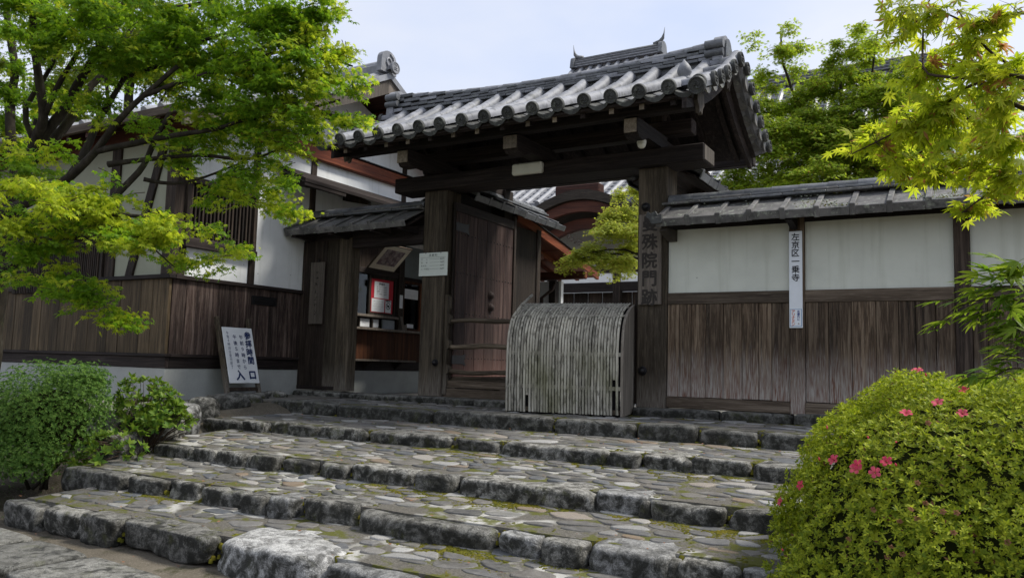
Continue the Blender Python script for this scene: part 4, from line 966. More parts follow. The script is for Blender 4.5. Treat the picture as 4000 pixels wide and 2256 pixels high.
sp_ = G(); sp_.tube([(-8.37, AP[0] + (.03 + .010 * q) * cos(q * .7), AP[1] + .26 + (.03 + .010 * q) * sin(q * .7)) for q in range(12)], .016, 6); bp('spiral', sp_, TILE_FAR, dt, True)
o = link('verge_tile', VB, bl, HI @ frame((-8.62, AP[0] + .02, AP[1] + .12), (1, 0, .05), (0, 1, 0)) @ Matrix.Diagonal((1, 1.25, 1.25, 1))); link('end_disc', mesh('pale_end_disc', disc(.085), TILE_FAR, 'auto'), o, T(.37, 0, 0))
# lean-to roof over the ticket window
bp('lean_to_roof', G().slab([[Vector((x, y, z)) for y in (-.62, 3.8)] for x, z in ((XF, 3.40), (-8.85, 3.27), (-8.52, 3.12))], (0, 0, -.05)), WOODY)
bp('lean_to_fascia', G().box((-8.58, -.62, 3.01), (-8.53, .28, 3.08), .004), WOODY)
for y in (-.5, .9, 2.3, 3.6): bp('lean_to_bracket', G().prism([(XF, 3.30), (-8.58, 3.06), (-8.58, 3.00), (XF, 3.12)], y - .04, y + .04, 'y'), WOOD)

# ------------------------------------------------------------------ ticket window in the same wall, beyond the side gate
tb = thing('ticket_window', 'timber ticket window with counter seen through the side gate', 'booth', (XF, 2, 0)); OI = inv(tb)
def tp(name, g_, mat, parent=tb, smooth=False): return obj(name, g_, mat, parent, smooth, OI if parent is tb else Matrix())
tp('base_sill', G().box((XF - .05, .3, .283), (XF + .02, 4.4, .44), .005), WOODY)
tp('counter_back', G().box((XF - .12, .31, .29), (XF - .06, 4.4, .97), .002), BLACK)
for a, b_ in ((.32, 2.385), (2.39, 4.4)): tp('counter_panel', G().box((XF - .04, a, .445), (XF + .012, b_, .975), .004), W_BROWN)
tp('bench_shelf', G().box((XF, .5, .44), (XF + .24, 2.75, .475), .006), W_GREY)
for y in (.8, 1.55, 2.4): tp('shelf_bracket', G().prism([(XF + .02, .438), (XF + .2, .438), (XF + .03, .30)], y - .015, y + .015, 'y'), WOOD)
tp('counter_top', G().box((XF - .3, .32, .975), (XF + .20, 4.0, 1.015), .006), W_GREY)
tp('upper_shelf', G().box((XF - .1, .32, 1.205), (XF + .10, 2.37, 1.25), .006), W_GREY)
tp('head_beam', G().box((XF - .08, .32, 1.955), (XF + .06, 2.36, 2.055), .006), WOODY); tp('head_beam', G().box((XF - .08, 2.54, 1.945), (XF + .03, 4.4, 2.01), .006), WOODY)
tp('window_post', G().box((XF - .1, 2.37, 1.015), (XF + .07, 2.53, 3.1), .008), WOOD)
tp('upper_panel', G().box((XF - .06, .32, 2.055), (XF - .01, 2.36, 2.65), .003), WOOD); tp('upper_panel', G().box((XF - .06, 2.54, 2.01), (XF - .01, 4.4, 2.65), .003), DKGREEN)
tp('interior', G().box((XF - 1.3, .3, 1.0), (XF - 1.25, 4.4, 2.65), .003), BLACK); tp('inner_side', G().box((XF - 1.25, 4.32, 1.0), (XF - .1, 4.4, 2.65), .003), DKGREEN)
wf = tp('sliding_window', G().box((XF - .02, 1.60, 1.25), (XF + .03, 1.66, 1.955), .004), WOOD)
for a, b_, c, d in ((2.29, 2.36, 1.25, 1.955), (1.66, 2.29, 1.25, 1.30), (1.66, 2.29, 1.90, 1.955)): tp('window_frame', G().box((XF - .02, a, c), (XF + .03, b_, d), .004), WOOD, wf)
for a, b_, c, d in ((2.55, 2.60, 1.02, 1.945), (3.06, 3.12, 1.02, 1.945), (2.60, 3.06, 1.02, 1.06), (2.60, 3.06, 1.90, 1.945)): tp('window_frame', G().box((XF - .02, a, c), (XF + .03, b_, d), .004), W_BROWN, wf)
tp('window_pane', G().box((XF - .004, .34, 1.25), (XF, 1.60, 1.95), .001), GLASS, wf); tp('window_pane', G().box((XF - .004, 2.60, 1.06), (XF, 3.06, 1.90), .001), GLASS, wf)
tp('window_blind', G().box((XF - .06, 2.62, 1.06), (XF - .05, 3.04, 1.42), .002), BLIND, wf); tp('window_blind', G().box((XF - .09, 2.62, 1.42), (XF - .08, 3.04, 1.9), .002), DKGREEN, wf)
cu_g = G(); cu_g.slab([[Vector((XF - .5 + .04 * sin(y * 21), y, z)) for y in [.5 + .05 * i for i in range(21)]] for z in (1.35, 1.75)], (-.004, 0, 0)); tp('curtain', cu_g, BLIND)
tp('basket_shelf', G().box((XF - .55, .4, 1.78), (XF - .25, 1.5, 1.80), .003), W_PALE)
nbx = thing('red_notice_panel', 'red notice panel with white price sheets in the ticket window', 'notice', (XF, 1.97, 1.3)); NB2 = inv(nbx)
obj('backing', G().box((XF - .004, 1.665, 1.302), (XF + .008, 2.286, 1.898), .002), RED, nbx, M=NB2)
obj('price_sheet', G().box((XF + .0085, 1.76, 1.56), (XF + .011, 2.16, 1.85), .001), PAPER, nbx, M=NB2); obj('rules_sheet', G().box((XF + .0085, 1.70, 1.315), (XF + .011, 2.05, 1.545), .001), PAPER, nbx, M=NB2); obj('no_photo_sheet', G().box((XF + .0085, 2.075, 1.315), (XF + .011, 2.235, 1.54), .001), PAPER, nbx, M=NB2)
tg = G(); line(tg, '拝 観 料', 0, .095, .045, .001)
for k, s in enumerate(('大　人 ――― 800円', '団　体 ――― 700円', '高校生 ――― 500円', '小・中学生 ― 400円')): line(tg, s, 0, .045 - k * .042, .030, .0004)
obj('lettering', tg, INK, nbx, M=NB2 @ face_right(XF + .0125, 1.96, 1.715), fix=False)
tg = G(); line(tg, '撮影禁止', 0, .085, .034, .0012); 
for k in range(28):
    a, b_ = 2 * pi * k / 28, 2 * pi * (k + 1) / 28; tg.add([(.05 * cos(a), .05 * sin(a) - .005, 0), (.05 * cos(b_), .05 * sin(b_) - .005, 0), (.062 * cos(b_), .062 * sin(b_) - .005, 0), (.062 * cos(a), .062 * sin(a) - .005, 0)], [(0, 1, 2, 3)])
tg.add([(-.042, .030, 0), (-.034, .036, 0), (.042, -.040, 0), (.034, -.046, 0)], [(0, 1, 2, 3)]); tg.add([(-.03, -.025, 0), (.03, -.025, 0), (.03, .010, 0), (-.03, .010, 0)], [(0, 1, 2, 3)])
obj('lettering', tg, INK, nbx, M=NB2 @ face_right(XF + .0125, 2.155, 1.44), fix=False)
tg = G()
for k, (n_, w_) in enumerate(((11, .26), (10, .24), (12, .28), (6, .16))):
    for q in range(n_): scribble(tg, -w_ / 2 + w_ * (q + .5) / n_, .07 - k * .045, .018, .020, k * 20 + q, 3)
obj('lettering', tg, INK_FADED, nbx, M=NB2 @ face_right(XF + .0125, 1.875, 1.43), fix=False)
# framed picture leaning over the head beam: a plain abstract autumn scene in its place
fp = thing('framed_picture', 'pale framed picture of autumn trees hung tilted above the ticket window', 'picture', (XF + .1, 2.0, 2.1)); FI = inv(fp)
A_ = Vector((XF + .07, 1.50, 2.06)); ey = Vector((0, 1, .0)); eu = Vector((.42, .0, .40)).normalized()
Mf = frame(A_, ey, eu)
def pic_mat():
    b = B('picture_print'); v = b.coords((1, 1, 1), False); n1 = b.noise(v, 9, 5, .7); n2 = b.noise(v, 22, 4, .7)
    col = b.ramp(n1, (.35, (.07, .04, .05)), (.48, (.20, .14, .15)), (.58, (.38, .33, .31)), (.7, (.16, .10, .10))); col = b.mix(b.ramp(n2, (.58, 0.0), (.66, .7)), col, (.22, .05, .07))
    return b.done(b.bsdf(col, .4, None, .4))
obj('frame', G().box((-.02, -.02, -.02), (.72, .56, .0), .004), W_GREYX, fp, M=FI @ Mf); obj('mount', G().box((.005, .005, .0005), (.695, .535, .004), .001), flat('picture_mount', (.80, .74, .60), .7), fp, M=FI @ Mf); obj('print', G().box((.10, .11, .0045), (.60, .46, .007), .001), pic_mat(), fp, M=FI @ Mf)
# papers on the post, window and counter
for nm, lab, (y0, y1, z0, z1, dx) in (('paper_notice', 'small white paper slip pinned on the ticket window post', (2.40, 2.49, 1.42, 1.66, .072)), ('paper_notice', 'white paper notice in the right ticket window pane', (2.62, 3.03, 1.62, 1.80, .006)), ('paper_notice', 'small white card low in the right ticket window pane', (2.72, 2.92, 1.08, 1.15, .006))):
    pn = tag(obj(nm, G().box((XF + dx, y0, z0), (XF + dx + .003, y1, z1), .001), PAPER), lab, 'notice')
    tg = G()
    for k in range(9):
        if z1 - z0 > .2: scribble(tg, .012, .09 - k * .022, .020, .018, k, 3); scribble(tg, -.02, .085 - k * .021, .014, .014, 40 + k, 2)
        elif y1 - y0 > .3: scribble(tg, -.16 + k * .038, -.02, .026, .02, k, 3); scribble(tg, -.16 + k * .038, -.055, .026, .02, 60 + k, 3)
    o = obj('lettering', tg, INK_FADED, pn, M=face_right(XF + dx + .0045, (y0 + y1) / 2, (z0 + z1) / 2), fix=False)
for nm, lab, y0, y1, z1, mt, txt in (('card_stand', 'small framed card stand on the counter, leftmost of three', 1.38, 1.66, 1.19, PAPER, 'x'), ('card_stand', 'small blank white card on the counter, middle of three', 1.72, 1.90, 1.19, PAPER, ''), ('card_stand', 'low grey box at the right of the counter cards', 2.0, 2.34, 1.185, BLIND, '')):
    c_ = thing(nm, lab, 'card', (XF + .03, (y0 + y1) / 2, 1.015)); ci = inv(c_)
    obj('back', G().box((XF + .0, y0, 1.016), (XF + .03, y1, z1), .003), W_GREY if mt is PAPER else mt, c_, M=ci); obj('card', G().box((XF + .031, y0 + .02, 1.035), (XF + .034, y1 - .02, z1 - .02), .001), mt, c_, M=ci)
    if txt:
        tg = G()
        for k in range(6): scribble(tg, -.07 + k * .028, .03, .022, .02, k, 4); scribble(tg, -.07 + k * .02, .0, .018, .022, 20 + k, 6); scribble(tg, -.06 + k * .024, -.04, .016, .02, 50 + k, 2)
        obj('lettering', tg, INK, c_, M=ci @ face_right(XF + .0365, (y0 + y1) / 2, 1.105), fix=False)
tag(obj('leaflet_holder', G().prism([(XF + .04, 1.016), (XF + .16, 1.016), (XF + .10, 1.27), (XF + .07, 1.27)], 2.40, 2.47, 'y').box((XF + .10, 2.47, 1.016), (XF + .15, 2.55, 1.12), .004), W_GREY), 'upright leaflet holder standing on the counter by the window post', 'holder')

# ------------------------------------------------------------------ leaning signboard
sb = thing('opening_hours_sign', 'white opening hours signboard on dark legs leaning against the left building', 'sign', (-8.9, -1.33, -.12)); SB = inv(sb)
lean = atan2(.34, 1.12); z0 = -.12
for y in (-1.625, -1.075):
    obj('leg', G().bar((-8.72, y, z0), (-9.055, y, 1.00), .055, .055, .005, (0, 1, 0)), W_POST, sb, M=SB)
Mp = frame((-8.79 + .03, -1.60, .09), (0, 1, 0), (-sin(lean), 0, cos(lean)))
obj('panel', G().box((.005, 0, .012), (.525, .80, .026), .004), SIGNW, sb, M=SB @ Mp); obj('crossbar', G().box((0, -.10, -.03), (.53, -.05, 0), .004), WOOD, sb, M=SB @ Mp)
tg = G(); column(tg, '参拝時間', .425, .690, .118, .122, .0040); line(tg, '入', .200, .112, .150, .007); line(tg, '口', .415, .112, .135, .007)
column(tg, '午前９時から', .305, .660, .068, .0865, .001); column(tg, '午後５時まで', .195, .660, .068, .0865, .001); column(tg, ['午', '後', '４', '時', '30', '分', '受', '付', '終', '了'], .080, .715, .052, .0545, .0008, None, .85)
obj('lettering', tg, INK_BLUE, sb, M=SB @ Mp @ T(0, 0, .0285), fix=False)

# ------------------------------------------------------------------ courtyard buildings seen through the gate
pc = thing('side_porch', 'small brown timber porch with sloping roof inside the gate', 'porch', (-7, 5, 0)); CI = inv(pc)
def cp(name, g_, mat, parent=pc, smooth=False): return obj(name, g_, mat, parent, smooth, CI if parent is pc else Matrix())
cp('roof', G().slab([[Vector((x, y, z)) for x in (-9.1, -6.60)] for y, z in ((2.35, 2.93), (4.0, 2.62), (5.6, 2.28))], (0, 0, -.03)), W_RED); cp('verge_board', G().slab([[Vector((x, y, z)) for x in (-6.63, -6.57)] for y, z in ((2.32, 3.01), (4.0, 2.70), (5.65, 2.36))], (0, 0, -.15)), W_RED)
cp('verge_flashing', G().slab([[Vector((x, y, z)) for x in (-6.72, -6.545)] for y, z in ((2.30, 3.04), (4.0, 2.73), (5.68, 2.385))], (0, 0, -.02)), IRON)
for x in (-8.6, -8.2, -7.8, -7.4, -7.0): cp('rafter', G().slab([[Vector((x + d, y, z)) for d in (-.035, .035)] for y, z in ((2.4, 2.88), (5.55, 2.26))], (0, 0, -.07)), W_RED)
for k in range(6): cp('soffit_board', G().box((-9.05, 2.42 + .52 * k, 2.885 - .102 * k), (-6.64, 2.44 + .52 * k, 2.893 - .102 * k), .002), W_REDX)
cp('tie_beam', G().box((-8.9, 4.62, 2.12), (-6.42, 4.76, 2.27), .008), W_REDX); cp('beam_end', G().box((-6.418, 4.64, 2.135), (-6.408, 4.74, 2.255), .002), W_RED); cp('strut', G().box((-6.98, 3.5, 2.44), (-6.90, 3.58, 2.68), .006), W_REDX); cp('upper_beam', G().box((-8.9, 3.48, 2.36), (-6.75, 3.60, 2.46), .008), W_REDX)
for x in (-7.55, -7.10): cp('post', G().box((x - .07, 4.62, -.15), (x + .07, 4.78, 2.10), .006), WOOD)
cp('wall', G().box((-8.6, 4.80, -.15), (-6.99, 4.90, 2.1), .003), PLASTER); cp('dark_panel', G().box((-8.0, 4.76, .2), (-7.78, 4.80, 1.95), .003), WOOD)
cp('gutter', G().tube([(-8.25, 4.30, 2.98), (-7.15, 4.30, 2.74)], .055, 10), GUTTER, pc, True); cp('downpipe', G().tube([(-7.02, 4.55, 2.02), (-7.05, 4.55, 1.92), (-7.30, 4.58, 1.76), (-7.32, 4.6, 0)], .035, 8), RUST, pc, True)
cp('white_case', G().box((-7.95, 4.28, 3.06), (-7.55, 4.60, 3.24), .01), SIGNW); cp('bark_eave', G().tube([(-8.3, 4.36, 2.72), (-7.5, 4.36, 2.60), (-7.2, 4.36, 2.50)], [.14, .12, .03], 9), BARK_ROOF, pc, True)

kf = thing('curved_gable_porch', 'entrance porch with curved bark-roofed gable beyond the gate', 'porch', (-9, 10.5, 0)); KI2 = inv(kf)
def kp(name, g_, mat, parent=kf, smooth=False): return obj(name, g_, mat, parent, smooth, KI2 if parent is kf else Matrix())
def kz(u, z0=5.10, drop=.95): return z0 - drop * (1 - (1 + cos(pi * min(1, abs(u)))) / 2) * (1 - .12 * abs(u))
us = [-1 + i / 16 for i in range(33)]
top = [(-9.0 + 2.9 * u, kz(u)) for u in us]
kp('bark_roof', G().prism(top + [(x, z - .26 + .06 * abs(u)) for (x, z), u in zip(top[::-1], us[::-1])], 9.6, 13.5, 'y'), BARK_ROOF, kf, 'auto')
kp('barge_board', G().prism([(x * .985 - .135, z - .27) for x, z in top] + [(x * .985 - .135, z - .52 - .05 * cos(pi * u)) for (x, z), u in zip(top[::-1], us[::-1])], 9.70, 9.85, 'y'), W_REDX); kp('inner_arch', G().prism([(-9.0 + 2.1 * u, kz(u, 4.42, .62)) for u in us] + [(-9.0 + 2.1 * u, kz(u, 4.14, .62)) for u in us[::-1]], 10.1, 10.3, 'y'), W_REDX)
cv = G()
for k in range(11):
    a = -1 + k / 5; cv.tube([(-8.9 + a * .52 + .055 * cos(q * .8) * (1 - q / 14), 9.98, 3.93 - .22 * (1 - a * a) + .05 * sin(q * .8 + k)) for q in range(9)], .022, 5)
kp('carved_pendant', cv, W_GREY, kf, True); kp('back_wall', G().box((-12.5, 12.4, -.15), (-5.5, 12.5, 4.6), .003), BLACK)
kp('white_band', G().box((-9.75, 10.02, 2.66), (-8.12, 10.06, 2.90), .003), PLASTER); kp('white_band', G().box((-7.92, 10.02, 2.66), (-6.9, 10.06, 2.90), .003), PLASTER); kp('head_beam', G().box((-12, 10.0, 2.9), (-5.6, 10.2, 3.10), .006), WOODX); kp('lower_beam', G().box((-12, 10.0, 2.42), (-5.6, 10.12, 2.655), .006), WOODX)
for x in (-9.95, -8.02, -6.8): kp('post', G().box((x - .10, 9.98, -.15), (x + .10, 10.18, 3.0), .008), WOOD)
for k in range(8): kp('panel_board', G().box((-9.8 + .42 * k, 10.3, -.1), (-9.4 + .42 * k, 10.34, 2.42), .004), WOOD)
kp('ridge_block', G().box((-9.75, 9.75, 5.02), (-8.45, 10.1, 5.28), .03), W_REDX)

def hall(name, label, x0, x1, yr, zr, ye, ze, seed, spike=False):
    h = thing(name, label, 'hall', ((x0 + x1) / 2, yr, 0)); hi = inv(h)
    obj('roof_slab', G().slab([[Vector((x, yr + t * (ye - yr), zr + t * (ze - zr) - .35 * sin(pi * t))) for x in (x0, x1)] for t in [i / 8 for i in range(9)]], (0, 0, -.12)), TILE_FAR, h, M=hi)
    obj('rear_slab', G().slab([[Vector((x, 2 * yr - yr - t * (ye - yr), zr + t * (ze - zr) - .35 * sin(pi * t))) for x in (x0, x1)] for t in [i / 4 for i in range(5)]], (0, 0, -.12)), TILE_FAR, h, M=hi)
    rows = G(); n = int((x1 - x0) / .36)
    for k in range(n + 1):
        x = x0 + k * .36; rows.tube([(x, yr + t * (ye - yr), zr + t * (ze - zr) - .35 * sin(pi * t) + .05) for t in [i / 8 for i in range(9)]], .085, 7)
    for k in range(26):
        t = (k + .5) / 26; y, z = yr + t * (ye - yr), zr + t * (ze - zr) - .35 * sin(pi * t); rows.box((x0, y - .02, z), (x1, y + .06, z + .035), .004)
    tag(obj('roof_tiles', rows, TILE_FAR, h, 'auto', hi), kind='stuff')
    for k in range(6): obj('ridge_course', G().box((x0 + .1, yr - .24 + .012 * k, zr + .02 + k * .052), (x1 - .1, yr + .24 - .012 * k, zr + .058 + k * .052), .008), TILE_D if k % 2 else TILE_FAR, h, M=hi)
    obj('ridge_cover', G().tube([(x0 + .1, yr, zr + .34), (x1 - .1, yr, zr + .34)], .09, 8), TILE_D, h, True, hi)
    obj('walls', G().box((x0 + 1.2, ye + 1.4, -.2), (x1 - 1.2, 2 * yr - ye - 1.4, ze + .1), .01), PLASTER, h, M=hi)
    for xe, sg in ((x0 + .1, -1), (x1 - .1, 1)):
        obj('demon_tile', G().prism([(yr - .3, zr + .0)] + [(yr + .25 * cos(a), zr + .28 + .18 * sin(a)) for a in [pi - pi * i / 8 for i in range(9)]] + [(yr + .3, zr + .0)], xe, xe + .14 * sg, 'x'), TILE_D, h, M=hi)
        if spike: obj('ridge_spike', G().tube([(xe - .25 * sg, yr, zr + .42), (xe - .02 * sg, yr, zr + .48), (xe + .08 * sg, yr, zr + .60), (xe + .12 * sg, yr, zr + .76), (xe + .15 * sg, yr, zr + .98)], [.08, .08, .06, .022, .005], 8), TILE_D, h, True, hi)
    return h
hall('great_hall', 'large far temple hall with grey tiled roof behind the maples', -14.0, -.8, 16.0, 9.32, 10.6, 5.0, 1)
hall('high_hall', 'far higher hall roof with curled ridge spikes above the gate ridge', -12.62, -9.18, 16.6, 11.35, 13.5, 9.5, 2, True)
# ------------------------------------------------------------------ foliage helpers (numpy)
RNG = np.random.default_rng(12)
def leaf_shape(kind):
    """one leaf as quads: +X is the tip direction, +Z its upper face, unit length about 1"""
    V = []; Q = []
    if kind == 'maple':
        for a, L in ((0, 1.0), (40, .92), (-40, .92), (80, .70), (-80, .70), (128, .38), (-128, .38)):
            a = radians(a); w = .115 * (.8 + .3 * L); d = Vector((cos(a), sin(a), 0)); n = Vector((-sin(a), cos(a), 0)); o = len(V)
            V += [Vector((.0, 0, 0)) - d * .03, d * L * .45 + n * w + Vector((0, 0, -.02)), d * L + Vector((0, 0, -.16 * L)), d * L * .45 - n * w + Vector((0, 0, -.02))]; Q.append((o, o + 3, o + 2, o + 1))
    elif kind == 'maple5':
        for a, L in ((0, 1.0), (48, .85), (-48, .85), (105, .5), (-105, .5)):
            a = radians(a); w = .15 * (.8 + .3 * L); d = Vector((cos(a), sin(a), 0)); n = Vector((-sin(a), cos(a), 0)); o = len(V)
            V += [d * -.03, d * L * .42 + n * w, d * L + Vector((0, 0, -.15 * L)), d * L * .42 - n * w]; Q.append((o, o + 3, o + 2, o + 1))
    elif kind == 'oval':
        V = [Vector((0, 0, 0)), Vector((.5, .22, .05)), Vector((.5, 0, 0)), Vector((.5, -.22, .05)), Vector((1, 0, -.06))]; Q = [(0, 2, 4, 1), (0, 3, 4, 2)]
    elif kind == 'blade':
        V = [Vector((0, 0, 0)), Vector((.5, -.19, .03)), Vector((1, 0, -.05)), Vector((.5, .19, .03))]; Q = [(0, 1, 2, 3)]
    elif kind == 'lance':
        V = [Vector((0, 0, 0)), Vector((.38, .125, .03)), Vector((.42, 0, 0)), Vector((.38, -.125, .03)), Vector((.72, .07, -.03)), Vector((.74, 0, -.06)), Vector((.72, -.07, -.03)), Vector((1, 0, -.16))]
        Q = [(0, 2, 2, 1), (0, 3, 2, 2), (1, 2, 5, 4), (2, 3, 6, 5), (4, 5, 7, 7), (5, 6, 7, 7)]
        Q = [(0, 3, 2, 1), (1, 2, 5, 4), (2, 3, 6, 5), (4, 5, 6, 7)]
    return np.array([tuple(v) for v in V]), np.array(Q)
SHAPES = {k: leaf_shape(k) for k in ('maple', 'maple5', 'oval', 'lance', 'blade')}
def scatter(name, kind, P, D, N, S, mat, parent, M=None):
    """leaves at P pointing along D with upper side N and length S, joined into one mesh"""
    V0, Q0 = SHAPES[kind]; P, D, N, S = (np.asarray(a, float) for a in (P, D, N, S)); n = len(P)
    D = D / np.linalg.norm(D, axis=1, keepdims=True); Yv = np.cross(N, D); Yv /= np.linalg.norm(Yv, axis=1, keepdims=True) + 1e-9; Zv = np.cross(D, Yv)
    A = V0[None, :, 0, None] * D[:, None, :] + V0[None, :, 1, None] * Yv[:, None, :] + V0[None, :, 2, None] * Zv[:, None, :]
    A = (A * S[:, None, None] + P[:, None, :]).reshape(-1, 3).astype(np.float32)
    F = (Q0[None] + (np.arange(n) * len(V0))[:, None, None]).reshape(-1, 4).astype(np.int32)
    me = bpy.data.meshes.new(name); me.vertices.add(len(A)); me.vertices.foreach_set('co', A.ravel()); me.loops.add(F.size); me.loops.foreach_set('vertex_index', F.ravel())
    me.polygons.add(len(F)); me.polygons.foreach_set('loop_start', np.arange(0, F.size, 4, dtype=np.int32)); me.update(calc_edges=True); me.materials.append(mat)
    return link(name, me, parent, M)
class Twigs:
    """grows leafy sprays and keeps their thin stems"""
    def __init__(s): s.P = []; s.D = []; s.N = []; s.S = []; s.g = G()
    def sprays(s, Q, Tp, n, size, flat=.35, droop=.25, spread=.10, r=.004, stems=.3):
        """many twigs at once: from each row of Q to each row of Tp, n leaves to either side"""
        Q, Tp = np.asarray(Q, float), np.asarray(Tp, float); v = Tp - Q; L = np.linalg.norm(v, axis=1); ok = L > .05; Q, Tp, v, L = Q[ok], Tp[ok], v[ok], L[ok]; m = len(L)
        if not m: return
        d = v / L[:, None]; side = np.cross(d, [0, 0, 1]); side /= np.linalg.norm(side, axis=1)[:, None] + 1e-9
        for i in np.nonzero(RNG.random(m) < stems)[0]:
            pts = [tuple(Q[i] + v[i] * u + np.array([0, 0, droop * L[i] * (.4 * u - u * u)])) for u in (0, .5, 1.0)]; s.g.tube(pts, [r, r * .65, r * .25], 3, False)
        u = .18 + .82 * (np.arange(n)[None] + RNG.random((m, n))) / n; sg = np.where(np.arange(n) % 2, 1.0, -1.0)[None]
        off = np.abs(RNG.normal(0, spread, (m, n))) * (1.15 - .6 * u)
        P = Q[:, None] + v[:, None] * u[..., None] + side[:, None] * (sg * off)[..., None]; P[..., 2] += droop * L[:, None] * (.4 * u - u * u) + RNG.normal(0, spread * .2, (m, n)) - off * .18
        D = d[:, None] * RNG.uniform(.5, 1, (m, n, 1)) + side[:, None] * (sg * RNG.uniform(.15, .9, (m, n)))[..., None]; D[..., 2] -= droop * 1.2 + RNG.uniform(0, .45, (m, n))
        N = RNG.normal(0, flat, (m, n, 3)); N[..., 2] += 1
        s.P.append(P.reshape(-1, 3)); s.D.append(D.reshape(-1, 3)); s.N.append(N.reshape(-1, 3)); s.S.append((size * RNG.uniform(.65, 1.2, (m, n))).ravel())
    def pad(s, c, rad, n_tw, n_lf, size, layers=5, **k):
        """a cluster of flat, soft-edged tiers of twigs inside the ellipsoid c, rad"""
        c, rad = np.array(c, float), np.array(rad, float)
        for _ in range(layers):
            o = c + np.clip(RNG.normal(0, .55, 3), -1.1, 1.1) * rad; h = rad * np.array([.55, .55, .22]) * RNG.uniform(.75, 1.3); m = max(2, int(n_tw / layers)); tilt = RNG.normal(0, .16, 2)
            v = RNG.normal(0, .55, (m, 3)) * h; v[:, 2] += v[:, 0] * tilt[0] + v[:, 1] * tilt[1] - .25 * (v[:, 0] ** 2 + v[:, 1] ** 2) / max(.1, h[0])
            ang = np.arctan2(v[:, 1], v[:, 0]) + RNG.normal(0, .5, m); ln = RNG.uniform(.12, .26, m); back = np.stack([np.cos(ang), np.sin(ang), np.full(m, -.05)], 1) * ln[:, None]
            s.sprays(o + v - back, o + v, n_lf, size, **k)
    def done(s): return np.concatenate(s.P), np.concatenate(s.D), np.concatenate(s.N), np.concatenate(s.S)
def limb(g_, pts, r0, r1, n=8):
    pts = [Vector(p) for p in pts]; m = []
    for i in range(len(pts) - 1):
        p0, p1, p2, p3 = pts[max(i - 1, 0)], pts[i], pts[i + 1], pts[min(i + 2, len(pts) - 1)]
        for t in (0, .33, .66): m.append(.5 * (2 * p1 + (p2 - p0) * t + (2 * p0 - 5 * p1 + 4 * p2 - p3) * t * t + (3 * p1 - p0 - 3 * p2 + p3) * t ** 3))
    m.append(pts[-1]); k = len(m) - 1
    g_.tube([p + Vector((noise.noise(p * 3), noise.noise(p * 3 + Vector((9, 0, 0))), 0)) * .02 for p in m], [(r0 + (r1 - r0) * (i / k) ** .8) * (1 + .12 * noise.noise(p * 6)) for i, p in enumerate(m)], n)
